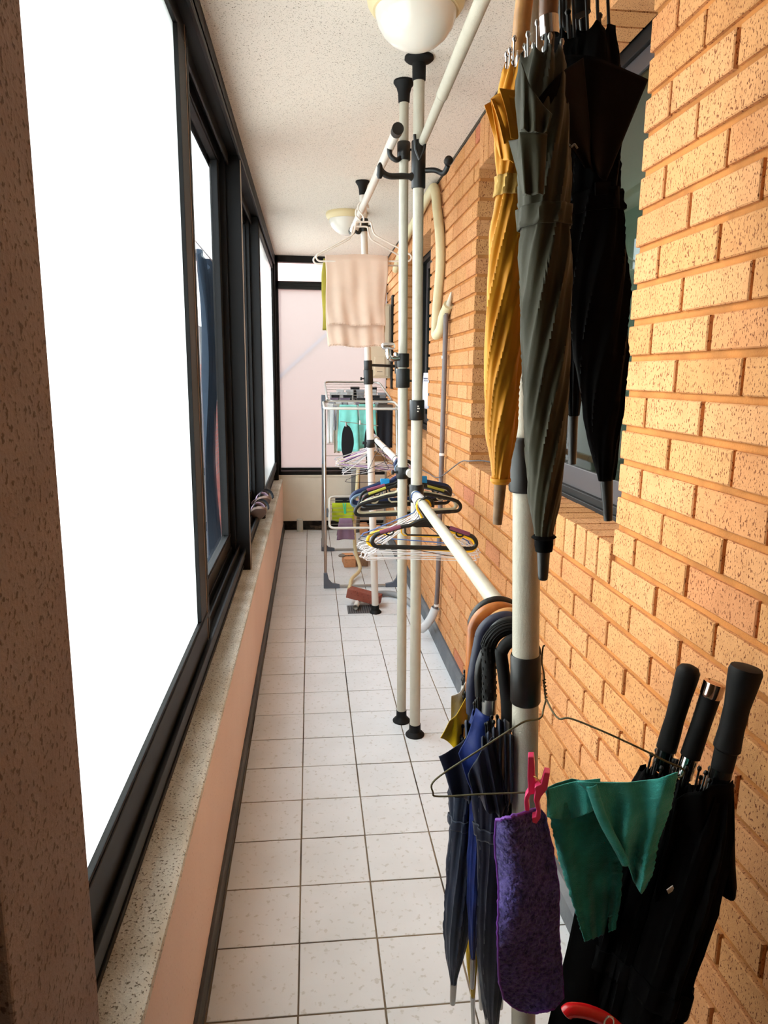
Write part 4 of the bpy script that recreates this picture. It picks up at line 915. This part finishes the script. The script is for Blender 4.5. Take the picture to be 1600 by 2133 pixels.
def flap(pts_top, pts_bot, m, parent, wave=.003, k=2.0, seed=0, sol=.001, nm='canopy_fold'):
    T = smoothpts(pts_top, 8); Bt = smoothpts(pts_bot, 8)
    def at(L, u): x = u * (len(L) - 1); i = min(int(x), len(L) - 2); return L[i].lerp(L[i + 1], x - i)
    def fn(u, v):
        p = at(T, u).lerp(at(Bt, u), v); return p + Vector((.3, 1, 0)) * (wave * math.sin(u * k * PI + seed) * (.4 + v) + wave * .5 * math.sin(v * 5 + seed * 2))
    return MB().grid(fn, 24, 24).build(nm, m, parent, sol=sol)
def ferrule(a, b, r0, r1, m, parent, nm='ferrule', round_end=True):
    a = Vector(a); b = Vector(b); d = b - a; L = d.length
    pr = [(0, r0), (L * .02, r0 * 1.02), (L * .9, r1), (L * .97, r1 * .95), (L, r1 * (.7 if round_end else .95))]
    return MB().lathe(a, d, pr, 20).build(nm, m, parent)
F_YEL = fabric('mustard_nylon', (218, 146, 28), .55, bump=.12, bscale=160, var=.10, sheen=.1)
F_OLV = fabric('olive_grey_nylon', (58, 55, 40), .6, bump=.12, bscale=160, var=.12, spec=.15)
F_BLK = fabric('black_nylon', (9, 9, 10), .75, bump=.15, bscale=140, var=.15, sheen=0, spec=.05)
F_NAV = fabric('navy_nylon', (22, 28, 48), .5, bump=.12, bscale=160, var=.15)
F_ROY = fabric('royal_blue_nylon', (22, 44, 112), .5, bump=.12, bscale=160, var=.15)
F_SLT = fabric('slate_navy_nylon', (36, 46, 64), .5, bump=.12, bscale=160, var=.12)
M_WOODY = mat('honey_wood', (206, 150, 92), .35, var=.14, vscale=30)
M_WOODB = mat('chestnut_wood', (176, 104, 48), .28, var=.25, vscale=22, vcol=(128, 68, 28))
M_WOODD = mat('walnut_wood', (120, 80, 54), .35, var=.2, vscale=30)
M_WOODR = mat('raw_wood', (150, 116, 84), .7, var=.2, vscale=60)

# ---- hanging from the hooks of the near pole
u_ = empty('umbrella', P(1080, 135, .95), 'mustard yellow umbrella with wooden handle hanging tip down beside the near pole', 'umbrella', 'umbrellas hung tip down from the near pole hooks')
px = .000635
fn, A, B, ax, L = canopy(P(1078, 128, .95), P(1043, 1000, .95), [(0, 26 * px), (.05, 33 * px), (.14, 38 * px), (.22, 32 * px), (.27, 25 * px), (.32, 29 * px), (.45, 38 * px), (.6, 39 * px), (.75, 38 * px), (.88, 33 * px), (.96, 22 * px), (1, 19 * px)], F_YEL, u_, n=8, twist=6.5, amp=.30, seed=1, bend=(-.004, 0, 0))
strap_band(fn, .255, .30, fabric('pale_mustard_strap', (206, 164, 84)), u_)
ribs(fn, ax, u_, M_CHROME, 8, .022, .0013, seed=4, tip=.0030, inn=.85)
T = lambda x, y, Y=.935: P(x, y, Y)
flap([T(1060, 190), T(1035, 205), T(1009, 218, .93)], [T(1062, 330), T(1046, 325), T(1043, 330, .94)], F_YEL, u_, wave=.002, seed=1)
flap([T(1078, 205, .92), T(1040, 195, .92), T(1022, 206, .925)], [T(1070, 340, .925), T(1055, 335, .925), T(1044, 330, .93)], F_YEL, u_, wave=.003, seed=3)
flap([T(1040, 185, .915), T(1055, 235, .915), T(1064, 290, .92)], [T(1082, 190, .925), T(1082, 240, .925), T(1082, 295, .925)], F_YEL, u_, wave=.002, seed=5)
flap([T(1024, 208, .92), T(1038, 250, .915), T(1050, 300, .92)], [T(1030, 203, .925), T(1046, 250, .92), T(1062, 296, .925)], F_YEL, u_, wave=.001, seed=2)
MB().lathe(P(1043, 996, .95), B - A, [(0, 22 * px), (.004, 23 * px), (.008, 18 * px)], 24).build('collar', F_YEL, u_)
ferrule(P(1043, 998, .95), P(1036, 1092, .95), 13.5 * px, 10.5 * px, M_WOODR, u_, round_end=False)
h0 = P(1082, 112, .95); hk = smoothpts([h0, P(1088, 40, .95), Vector((.268, .95, 1.90)), Vector((.264, .95, 2.02)), Vector((.25, .955, 2.075)), Vector((.215, .96, 2.095)), Vector((.18, .96, 2.07)), Vector((.172, .96, 2.03))], 6)
MB().tube(hk, .0108, 20).build('handle', M_WOODY, u_)
MB().tube([h0 + Vector((0, 0, .01)), lerp(A, B, .2)], .004, 10).build('shaft', M_CHROME, u_)

u_ = empty('umbrella', P(1135, 120, .88), 'olive grey umbrella with walnut handle and chrome ring, in front of the near pole', 'umbrella', 'umbrellas hung tip down from the near pole hooks')
px = .000588
fn, A, B, ax, L = canopy(P(1130, 105, .88), P(1133, 1120, .88), [(0, 44 * px), (.06, 52 * px), (.2, 56 * px), (.29, 54 * px), (.325, 52 * px), (.37, 56 * px), (.5, 55 * px), (.62, 52 * px), (.75, 47 * px), (.87, 38 * px), (.95, 27 * px), (1, 20 * px)], F_OLV, u_, n=8, twist=6.0, amp=.26, seed=3, bend=(.003, 0, 0))
strap_band(fn, .295, .335, F_OLV, u_)
ribs(fn, ax, u_, M_STEEL, 8, .02, .0014, seed=8, tip=.0030, inn=.8)
T = lambda x, y, Y=.835: P(x, y, Y)
flap([T(1060, 292, .90), T(1078, 290, .88), T(1096, 285, .86)], [T(1090, 405, .87), T(1094, 406, .86), T(1098, 407, .85)], F_OLV, u_, wave=.002, seed=1)
flap([T(1086, 130, .86), T(1110, 190, .845), T(1150, 240, .84)], [T(1085, 268, .85), T(1110, 275, .838), T(1140, 275, .836)], F_OLV, u_, wave=.003, k=5, seed=2)
flap([T(1082, 275, .848), T(1112, 275, .838), T(1140, 278, .84)], [T(1092, 405, .85), T(1112, 405, .842), T(1132, 405, .842)], F_OLV, u_, wave=.003, k=3, seed=4)
MB().lathe(P(1133, 1114, .88), B - A, [(0, 22 * px), (.003, 28 * px), (.006, 21 * px), (.014, 21 * px), (.022, 19 * px)], 24).build('ruffle_collar', F_BLK, u_)
ferrule(P(1133, 1122, .88), P(1131, 1208, .88), 16 * px, 11.5 * px, M_BLK, u_)
h0 = P(1143, 38, .88); MB().tube([P(1145, 75, .88), P(1143, 36, .88)], .0112, 24).build('chrome_ring', M_CHROME, u_)
MB().tube(smoothpts([P(1143, 38, .88), P(1143, 0, .88), Vector((.276, .882, 1.93)), Vector((.276, .885, 2.02)), Vector((.282, .89, 2.08)), Vector((.29, .93, 2.10)), Vector((.295, .965, 2.08)), Vector((.295, .97, 2.04))], 6), .0108, 20).build('handle', M_WOODD, u_)
MB().tube([P(1146, 60, .88), lerp(A, B, .15)], .006, 12).build('shaft', M_BLK, u_)

u_ = empty('umbrella', P(1225, 90, .98), 'large black umbrella with loose flap, rightmost on the near pole', 'umbrella', 'umbrellas hung tip down from the near pole hooks')
px = .000655
fn, A, B, ax, L = canopy(P(1222, 62, .98), P(1263, 1000, .98), [(0, 46 * px), (.08, 58 * px), (.2, 60 * px), (.31, 50 * px), (.345, 47 * px), (.39, 55 * px), (.55, 58 * px), (.7, 53 * px), (.83, 42 * px), (.94, 26 * px), (1, 16 * px)], F_BLK, u_, n=8, twist=5, amp=.30, seed=6)
strap_band(fn, .335, .38, F_BLK, u_)
flap([P(1283, 377, .96), P(1270, 378, .95), P(1240, 380, .94)], [P(1286, 402, .96), P(1270, 404, .95), P(1240, 408, .94)], F_BLK, u_, wave=.001, nm='strap_end')
ribs(fn, ax, u_, M_BLK, 8, .045, .0022, seed=12, tip=.0042, jit=.02, inn=.8)
flap([P(1172, 115, .93), P(1255, 125, .925), P(1349, 168, .97)], [P(1225, 330, .92), P(1246, 360, .92), P(1262, 378, .94)], F_BLK, u_, wave=.004, k=3, seed=2)
flap([P(1118, 210, .845), P(1160, 160, .85), P(1215, 120, .90)], [P(1215, 345, .90), P(1225, 350, .91), P(1238, 358, .92)], F_BLK, u_, wave=.003, k=3, seed=5)
ln = MB()
for (x0_, y0_, x1_, y1_) in ((1180, 296, 1187, 303), (1190, 306, 1197, 300), (1197, 300, 1203, 309)):
    ln.tube([P(x0_, y0_, .862), P(x1_, y1_, .864)], .0013, 6)
ln.build('printed_mark', mat('grey_print_mark', (120, 122, 120), .6), u_)
ferrule(P(1263, 998, .98), P(1267, 1084, .98), 14 * px, 10 * px, M_BLK, u_, round_end=False)
MB().tube(smoothpts([P(1213, 30, .98), P(1212, 0, .98), Vector((.352, .98, 1.96)), Vector((.354, .98, 2.10)), Vector((.335, .98, 2.13)), Vector((.31, .98, 2.12))], 5), .011, 18).build('handle', M_BLKM, u_)
MB().tube([P(1214, 40, .98), lerp(A, B, .1)], .005, 10).build('shaft', M_BLK, u_)

u_ = empty('umbrella', P(1195, 100, 1.08), 'slim black umbrella hidden behind the olive and large black ones', 'umbrella', 'umbrellas hung tip down from the near pole hooks')
px = .00072
fn, A, B, ax, L = canopy(P(1180, 60, 1.07), P(1193, 866, 1.08), [(0, 30 * px), (.2, 40 * px), (.5, 36 * px), (.8, 28 * px), (1, 14 * px)], F_BLK, u_, n=8, twist=1.6, amp=.3, seed=9)
ribs(fn, ax, u_, M_BLK, 6, .05, .002, seed=13, tip=.004)
ferrule(P(1193, 864, 1.08), P(1192, 967, 1.08), 11.5 * px, 9 * px, M_BLK, u_, round_end=False)
MB().tube(smoothpts([P(1180, 60, 1.07), P(1178, 0, 1.07), Vector((.385, 1.07, 2.02)), Vector((.39, 1.06, 2.08)), Vector((.37, 1.06, 2.10))], 5), .009, 14).build('handle', M_BLK, u_)

# ---- hooked over the lower rod by their crook handles
HG = 'umbrellas hooked by crook handles over the near end of the lower rod'
def crook(label, m, Y, xl, yt, xb, yb, r, R=.043, fab=F_NAV, body=None, collar_m=None, tex=False, w=(44, 50), L=.60, twist=1.2, tipm=None, tipr=.004, tipl=.06, seed=0, foldsgn=1, body_top=None):
    o = empty('umbrella', P(xl + 20, yb, Y), label, 'umbrella', HG)
    left = P(xl, yt + 60, Y).x + r; top = P(xl + 50, yt, Y).z - r; c = Vector((left + R, Y, top - R))
    pts = [c + Vector((R * math.cos(math.radians(a)), 0, R * math.sin(math.radians(a)))) for a in range(-8, 190, 11)]
    pts = [pts[0] + Vector((.002, 0, -.035))] + pts + [P(xb, yb - 60, Y), P(xb, yb, Y)]
    h = MB(); rr = [r * .8] + [r] * (len(pts) - 2) + [r * .96]
    sp = smoothpts(pts, 5); hh = h.tube(sp, r, 20).build('handle', m, o)
    if tex:
        k = MB(); n = len(sp)
        for i in range(6, n - 3):
            t = (sp[min(i + 1, n - 1)] - sp[i - 1]).normalized(); nn = Vector((0, 1, 0)); bb = t.cross(nn)
            for j in range(8):
                a = 2 * PI * (j + .5 * (i % 2)) / 8; q = sp[i] + (nn * math.cos(a) + bb * math.sin(a)) * r; k.tube([q - t * .0022, q + t * .0022], .0014, 5)
        x = k.build('woven_relief', M_BLKM, o); x['kind'] = 'stuff'
    e = P(xb, yb, Y)
    if collar_m: MB().tube([e + Vector((0, 0, .022)), e - Vector((0, 0, .004))], r * 1.05, 20).build('handle_collar', collar_m, o)
    At, Bt = body; px_ = At.y / 1497
    fn, A, B, ax, LL = canopy(At, Bt, [(0, w[0] * .55 * px_), (.07, w[0] * .8 * px_), (.2, w[0] * px_), (.3, w[0] * .8 * px_), (.38, w[1] * .9 * px_), (.6, w[1] * px_), (.75, w[1] * .92 * px_), (.88, w[1] * .62 * px_), (.97, w[1] * .3 * px_), (1, w[1] * .22 * px_)], fab, o, n=8, twist=twist, amp=.38, seed=seed)
    strap_band(fn, .285, .325, fab, o)
    ribs(fn, ax, o, M_BLK, 8, .022, .0017, seed=seed + 3, tip=.0032, inn=.8)
    MB().tube([e, lerp(A, B, .15)], .005, 10).build('shaft', M_BLK, o)
    ferrule(B - ax * .004, B + ax * tipl, tipr * 1.2, tipr, tipm or M_STEEL, o)
    return o, fn
crook('umbrella with plain black crook, rearmost on the lower rod, white canopy below', M_BLK, 1.175, 974, 1242, 985, 1420, .0085, .045, fabric('white_nylon', (220, 214, 208), .5), (P(972, 1425, 1.20), P(1000, 2050, 1.19)), w=(20, 22), seed=1)
crook('umbrella with chestnut wooden crook, second from the rear', M_WOODB, 1.15, 973, 1254, 982, 1440, .0105, .045, fabric('gold_translucent_vinyl', (206, 168, 20), .25), (P(975, 1460, 1.17), P(985, 2080, 1.16)), w=(19, 22), seed=2)
crook('umbrella with honey wooden crook mostly hidden, third from the rear', M_WOODY, 1.128, 1003, 1266, 1006, 1440, .0095, .037, F_NAV, (P(1010, 1520, 1.14), P(1015, 2120, 1.13)), w=(26, 30), seed=3)
o1, fn1 = crook('umbrella with navy rubber crook and slate navy canopy, silver tip showing', mat('navy_rubber', (30, 34, 56), .5), 1.105, 987, 1274, 984, 1485, .0105, .042, F_SLT, (P(972, 1545, 1.10), P(945, 2052, 1.10)), w=(36, 33), tipm=M_STEEL, tipr=.0052, tipl=.042, twist=1.6, seed=4)
o2, fn2 = crook('umbrella with slim glossy black crook and royal blue canopy', M_BLK, 1.08, 1010, 1284, 1000, 1450, .0085, .034, F_ROY, (P(1000, 1475, 1.07), P(985, 2000, 1.07)), w=(32, 20), twist=1.0, seed=5)
o3, fn3 = crook('umbrella with woven textured black crook and steel collar, navy canopy', M_BLKM, 1.055, 1003, 1293, 1019, 1480, .0115, .034, F_NAV, (P(1022, 1520, 1.03), P(1028, 2150, 1.03)), collar_m=M_STEEL, tex=True, w=(44, 36), twist=1.6, tipl=.05, seed=6)
crook('umbrella with thick matt black crook nearest the pole, black canopy', M_BLKM, 1.033, 1031, 1318, 1056, 1520, .0100, .0275, F_BLK, (P(1060, 1530, 1.06), P(1045, 2050, 1.10)), w=(34, 24), twist=1.0, seed=7)
# loose panels hanging open
flap([P(972, 1452, 1.13), P(950, 1490, 1.11), P(936, 1503, 1.10)], [P(972, 1530, 1.12), P(950, 1560, 1.10), P(918, 1535, 1.10)], MATS['gold_translucent_vinyl'], [x for x in COL.objects if x.get('label', '').startswith('umbrella with chestnut')][0], wave=.004, k=3, seed=1)
flap([P(972, 1415, 1.18), P(958, 1440, 1.18), P(940, 1450, 1.17)], [P(968, 1490, 1.18), P(950, 1500, 1.18), P(938, 1520, 1.17)], MATS['white_nylon'], [x for x in COL.objects if x.get('label', '').startswith('umbrella with plain black crook')][0], wave=.004, seed=2)
flap([P(975, 1530, 1.06), P(950, 1555, 1.06), P(914, 1575, 1.06)], [P(985, 1660, 1.05), P(965, 1665, 1.05), P(940, 1650, 1.05)], F_NAV, o1, wave=.004, k=3, seed=3)
flap([P(992, 1475, 1.04), P(975, 1530, 1.035), P(955, 1570, 1.035)], [P(1020, 1490, 1.03), P(1010, 1560, 1.02), P(985, 1650, 1.02)], F_ROY, o2, wave=.005, k=4, seed=4)
flap([P(1030, 1530, 1.0), P(1005, 1560, .99), P(975, 1610, 1.0)], [P(1060, 1680, .99), P(1030, 1700, .985), P(985, 1650, 1.0)], F_NAV, o3, wave=.006, k=6, seed=5)

rr_ = random.Random(4)
for i in range(9):      # open pleats spilling out over the straps of the navy and slate canopies
    x = 968 + i * 11.5; own = o1 if i < 3 else o3; yy = 1500 + rr_.uniform(-8, 40); Yd = 1.03 - .004 * i if i >= 3 else 1.07
    flap([P(x, yy, Yd), P(x + 4, yy - 4, Yd - .012), P(x + 12, yy + 4, Yd)], [P(x + 6 - i * .4, 1655 + rr_.uniform(-25, 25), Yd - .004), P(x + 9 - i * .4, 1672, Yd - .012), P(x + 14 - i * .4, 1660, Yd)], F_NAV if i % 2 else F_SLT, own, wave=.003, k=2, seed=i)
# ---- leaning in the corner between the brick wall and the floor
LG_ = 'black straight handled umbrellas leaning on the brick wall'
def leaner(label, top, bot, rad, cap, tip, w, seed, bend=(0, 0, 0), L=.68, headr=1.12, collar_len=.035):
    o = empty('umbrella', tip, label, 'umbrella', LG_); top = Vector(top); bot = Vector(bot); d = (bot - top); H = d.length
    if cap == 'dome': pr = [(0, rad * .3), (.003, rad * .85), (.010, rad * headr), (.022, rad * headr), (.05, rad * 1.0), (.09, rad * .92), (H * .8, rad * .98), (H, rad)]
    elif cap == 'flat': pr = [(0.022, rad * .98), (H * .5, rad * .93), (H, rad * .98)]
    else: pr = [(0, rad * .6), (.002, rad * 1.18), (.008, rad * 1.28), (.022, rad * 1.22), (.06, rad * .98), (H * .6, rad * .96), (H * .8, rad * 1.06), (H * .82, rad * .9), (H, rad * .86)]
    MB().lathe(top, d, pr, 28).build('handle', M_BLKM, o)
    if cap == 'flat':
        MB().lathe(top, d, [(0, rad * .85), (.0015, rad * 1.04), (.003, rad * 1.06), (.021, rad * 1.06), (.024, rad * 1.0)], 32).build('chrome_cap', mat('rose_chrome', (214, 190, 176), .12, metal=1), o)
    e = bot + d.normalized() * collar_len
    MB().tube([bot, e], rad * .85, 20).build('handle_collar', M_CHROME if cap == 'flat' else mat('dark_chrome', (50, 52, 54), .2, metal=.9), o)
    tip = Vector(tip); B = lerp(tip, e, .09)
    fn, A, B, ax, LL = canopy(e, B, [(0, w * .6), (.06, w * .9), (.2, w * 1.1), (.34, w * .95), (.5, w * 1.0), (.75, w * .75), (.9, w * .4), (1, w * .2)], F_BLK, o, n=8, twist=1.2, amp=.34, seed=seed, bend=bend)
    strap_band(fn, .36, .40, F_BLK, o); ribs(fn, ax, o, M_BLK, 8, .022, .0017, seed=seed, tip=.0035)
    ferrule(B, tip, .006, .005, M_BLK, o); return o
l1 = leaner('black umbrella with dome ended foam handle, leftmost leaning on the bricks', P(1438, 1385, .955), P(1388, 1560, .955), .0152, 'dome', (.31, .80, .008), .042, 1)
l2 = leaner('black umbrella with rose chrome capped handle leaning between two others', P(1490, 1420, .93), P(1438, 1575, .93), .0150, 'flat', (.34, .77, .008), .044, 2)
l3 = leaner('black umbrella with flared foam handle, rightmost leaning on the bricks', P(1556, 1388, .875), P(1504, 1600, .875), .0175, 'flare', (.34, .74, .008), .043, 3)
flap([P(1527, 1625, .865), P(1470, 1640, .855), P(1405, 1660, .87)], [P(1540, 1862, .84), P(1470, 1875, .835), P(1360, 1868, .85)], F_BLK, l3, wave=.008, k=5, seed=2)
flap([P(1420, 1640, .93), P(1370, 1640, .93), P(1325, 1650, .95)], [P(1442, 1890, .935), P(1330, 1900, .935), P(1205, 1920, .94)], F_BLK, l1, wave=.008, k=4, seed=6)
flap([P(1446, 1850, .93), P(1330, 1870, .925), P(1200, 1890, .93)], [P(1395, 2190, .84), P(1270, 2230, .83), P(1135, 2190, .84)], F_BLK, l2, wave=.010, k=4, seed=8)
tg = MB().obox(P(1397, 1853, .832), (1, .2, .5), (0, 1, 0), (-.5, 0, 1), .0055, .0008, .0035); tg.obox(P(1386, 1890, .86), (1, 0, -.6), (0, 1, 0), (.6, 0, 1), .004, .0008, .002); tg.obox(P(1425, 1868, .828), (1, .2, .3), (0, 1, 0), (-.3, 0, 1), .004, .0008, .002)
tg.build('care_tag', M_WHITEP, l3, smooth=False)
# red crook of a small umbrella down in the corner
ru = empty('umbrella', (.40, .70, 0), 'short umbrella with glossy red handle at the bottom edge of the picture', 'umbrella')
pts = smoothpts([P(1178, 2112, .72), P(1190, 2104, .72), P(1225, 2108, .72), P(1268, 2128, .72), P(1300, 2165, .72), P(1315, 2230, .72), Vector((.36, .70, .34))], 6)
MB().tube(pts, [.004, .007, .0085] + [.0085] * (len(pts) - 3), 18).build('handle', mat('glossy_red', (196, 24, 28), .2), ru)
MB().tube([P(1266, 2124, .715) + Vector((.006 * math.cos(a), -.004, .009 * math.sin(a))) for a in [i * PI / 8 for i in range(17)]], .0013, 8).build('ring', M_CHROME, ru)
fnr = canopy((.36, .70, .33), (.37, .68, .05), [(0, .012), (.2, .03), (.7, .03), (1, .008)], F_BLK, ru, seed=11, nv=24)
ferrule((.37, .68, .055), (.372, .678, .002), .005, .004, M_BLK, ru)

# ================================================================== NEAR WIRE HANGER, CLOTHS, PEG
wire_m = mat('old_olive_wire', (84, 76, 50), .45, metal=.4)
wh = MB()
tw = [P(1134, 1416, .985), P(1136, 1436, .98), P(1138, 1456, .965)]
for s in (0, PI):
    L_ = smoothpts(tw, 10); wh.tube([p + Vector((.0018 * math.cos(i * .9 + s), 0, .0018 * math.sin(i * .9 + s))) for i, p in enumerate(L_)], .0011, 6)
lft = smoothpts([P(1138, 1456, .965), P(1132, 1478, .95), P(1129, 1492, .94), P(1118, 1499, .935), P(1096, 1502, .93), P(1070, 1516, .925), P(990, 1568, .925), P(907, 1624, .93), P(902, 1650, .93), P(915, 1659, .928), P(1010, 1654, .91), P(1114, 1650, .895), P(1260, 1640, .875), P(1400, 1622, .855), P(1424, 1612, .85), P(1420, 1600, .85), P(1388, 1586, .853), P(1340, 1562, .86), P(1260, 1525, .885), P(1190, 1497, .915), P(1165, 1497, .925), P(1150, 1480, .945), P(1138, 1456, .965)], 6)
wh.tube(lft, .0014, 8)
wh.tube(smoothpts([P(1134, 1416, .985), P(1133, 1400, 1.0), P(1129, 1380, 1.03), P(1131, 1350, 1.035), P(1134, 1345, 1.02)], 5), .0014, 8)
tag(wh.build('wire_hanger', wire_m), 'old olive wire hanger tied to the near pole, holding the two cloths', 'hanger')
# pink clothes peg
pk = empty('clothes_peg', P(1118, 1650, .875), 'pink plastic clothes peg gripping the purple cloth on the wire hanger', 'clothes peg')
M_PINK = mat('pink_plastic', (226, 62, 112), .35)
def pegarm(px_pts, dY, Y0=.862):
    poly = [P(x, y, Y0) for x, y in px_pts]; return MB().prism(poly, (.005, dY, 0)).build('peg_arm', M_PINK, pk, smooth=False, bev=.0012)
pegarm([(1100, 1577), (1112, 1577), (1114, 1600), (1114, 1622), (1120, 1640), (1117, 1654), (1105, 1656), (1101, 1668), (1103, 1690), (1094, 1690), (1092, 1672), (1094, 1660), (1100, 1650), (1100, 1635), (1099, 1620)], .014, .868)
pegarm([(1134, 1609), (1146, 1611), (1140, 1645), (1128, 1660), (1123, 1672), (1126, 1690), (1126, 1705), (1118, 1717), (1109, 1714), (1108, 1704), (1116, 1702), (1118, 1690), (1112, 1668), (1115, 1650), (1113, 1642), (1117, 1638), (1127, 1634)], .014, .858)
MB().tube(smoothpts([P(1112, 1617, .862), P(1120, 1622, .858), P(1127, 1632, .862)], 5), .0009, 6).build('spring', mat('brass_spring', (206, 170, 96), .3, metal=.9), pk)
# purple microfibre cloth
def purp(u, v):
    Lx = interp([(0, 1034), (.12, 1031), (.35, 1040), (.6, 1037), (.85, 1040), (.95, 1050), (1, 1072)], v); Rx = interp([(0, 1122), (.03, 1134), (.2, 1150), (.4, 1163), (.65, 1163), (.85, 1171), (.95, 1172), (1, 1155)], v)
    y0 = 1708 - 24 * u ** 1.3; y1 = 2098 + 10 * math.sin(u * PI); x = Lx + (Rx - Lx) * u; y = y0 + (y1 - y0) * v
    q = P(x, y, .872 - .020 * math.sin(u * PI) - .010 * math.sin(u * 5 + v * 3) + .010 * math.sin(v * 7 + u * 2))
    n = noise.noise(q * 420) * .0019 + noise.noise(q * 150) * .0022; return q + Vector((.3, -1, .1)) * n
pc = empty('cloth', P(1100, 1700, .87), 'purple microfibre cloth with violet edging pegged to the wire hanger', 'cloth', 'cloths on the near wire hanger')
MB().grid(purp, 110, 300).build('terry', fabric('purple_microfibre', (108, 94, 170), .95, bump=.8, bscale=900, var=.25, sheen=.25, vcol=(56, 46, 108), vscale=160), pc, sol=.003)
m_pip = mat('violet_piping', (112, 52, 156), .6)
edge = [purp(0, i / 60) for i in range(61)] + [purp(i / 30, 1) for i in range(1, 31)]
MB().tube([p + Vector((-.0005, -.001, 0)) for p in edge], .0020, 8).build('piping', m_pip, pc)
MB().tube([purp(i / 30, 0) + Vector((0, -.001, .001)) for i in range(31)], .0026, 8).build('piping', m_pip, pc)
MB().tube([purp(1, i / 60) + Vector((0.001, 0, 0)) for i in range(61)], .0014, 8).build('piping', m_pip, pc)
# torn green cloth
gc = empty('cloth', P(1280, 1640, .87), 'torn sea green cloth draped over the wire hanger before the black umbrellas', 'cloth', 'cloths on the near wire hanger')
def green_mat():
    m = fabric('sea_green_rag', (50, 148, 138), .95, bump=.7, bscale=500, var=.2, sheen=.2, vcol=(36, 116, 106), vscale=22); nt = m.node_tree; out = nt.nodes['Material Output']; b = nt.nodes['Principled BSDF']
    g = nt.nodes.new('ShaderNodeNewGeometry'); n = nt.nodes.new('ShaderNodeTexNoise'); n.inputs['Scale'].default_value = 170; n.inputs['Detail'].default_value = 4
    nt.links.new(g.outputs['Position'], n.inputs[0]); r = nt.nodes.new('ShaderNodeMapRange'); r.inputs[1].default_value = .70; r.inputs[2].default_value = .72; nt.links.new(n.outputs[0], r.inputs[0])
    t = nt.nodes.new('ShaderNodeBsdfTransparent'); mx = nt.nodes.new('ShaderNodeMixShader'); nt.links.new(r.outputs[0], mx.inputs[0]); nt.links.new(b.outputs[0], mx.inputs[1]); nt.links.new(t.outputs[0], mx.inputs[2]); nt.links.new(mx.outputs[0], out.inputs['Surface']); return m
M_GRN = green_mat()
def rag(v): return 3.0 * noise.noise(Vector((v * 31, 1, 2))) + 2 * noise.noise(Vector((v * 77, 5, 2)))
def g1(u, v):     # thin worn back layer
    Lx = interp([(0, 1136), (.15, 1143), (.45, 1163), (.7, 1188), (1, 1218)], v) + rag(v); Rx = interp([(0, 1320), (.4, 1300), (.8, 1293), (1, 1282)], v) + rag(v + 3)
    yt = interp([(0, 1642), (.12, 1632), (.3, 1622), (.5, 1628), (1, 1630)], u); yb = 1962 - 26 * u + rag(u * .4 + 7) * 1.2
    return P(Lx + (Rx - Lx) * u, yt + (yb - yt) * v, .880 - .012 * math.sin(u * 6 + v) * v - .006 * math.sin(u * 15) * (1 - v) + .004 * math.sin(u * 21 + v * 6) * v)
def g2(u, v):     # doubled front layer
    Lx = interp([(0, 1203), (.2, 1232), (.5, 1252), (.8, 1262), (1, 1300)], v) + rag(v + 5) * .6; Rx = interp([(0, 1412), (.3, 1398), (.6, 1372), (.85, 1362), (1, 1345)], v) + rag(v + 9)
    yt = interp([(0, 1628), (.2, 1630), (.5, 1630), (.8, 1622), (1, 1608)], u); yb = interp([(0, 1762), (.25, 1800), (.45, 1835), (.8, 1862), (1, 1850)], u)
    return P(Lx + (Rx - Lx) * u, yt + (yb - yt) * v, .862 - .020 * u - .008 * math.sin(u * 16 + v * 2) * (.3 + v) - .003 * math.sin(v * 9 + u * 8))
def g3(u, v):     # rolled fold across the middle
    a = P(1232, 1636, .856).lerp(P(1302, 1806, .844), v) + Vector((-.010 * math.sin(v * PI), 0, 0)) + Vector((.008 * math.sin(v * 3), 0, -.004 * math.sin(v * 5)))
    return a + Vector((.007 * math.cos(u * PI * 1.6) * (1 - .3 * v), -.005 * math.sin(u * PI * 1.6), .003 * math.cos(u * PI)))
def g4(u, v):     # short top flap on the left
    yt = interp([(0, 1644), (.3, 1634), (.6, 1626), (1, 1622)], u); return P(1140 + 110 * u, yt + (58 + 18 * math.sin(u * PI)) * v, .872 - .010 * math.sin(u * 9 + 1) * (.4 + v) - .004 * v)
MB().grid(g1, 60, 120).build('rag_layer', M_GRN, gc, sol=.0014)
M_GRN2 = fabric('sea_green_rag_thick', (76, 182, 172), .95, bump=.8, bscale=420, var=.2, sheen=.25, vcol=(54, 152, 142), vscale=30)
MB().grid(g2, 60, 80).build('rag_layer', M_GRN2, gc, sol=.0016)
MB().grid(g3, 16, 50).build('rag_fold', M_GRN2, gc, sol=.0014)
MB().grid(g4, 40, 24).build('rag_fold', M_GRN2, gc, sol=.0014)
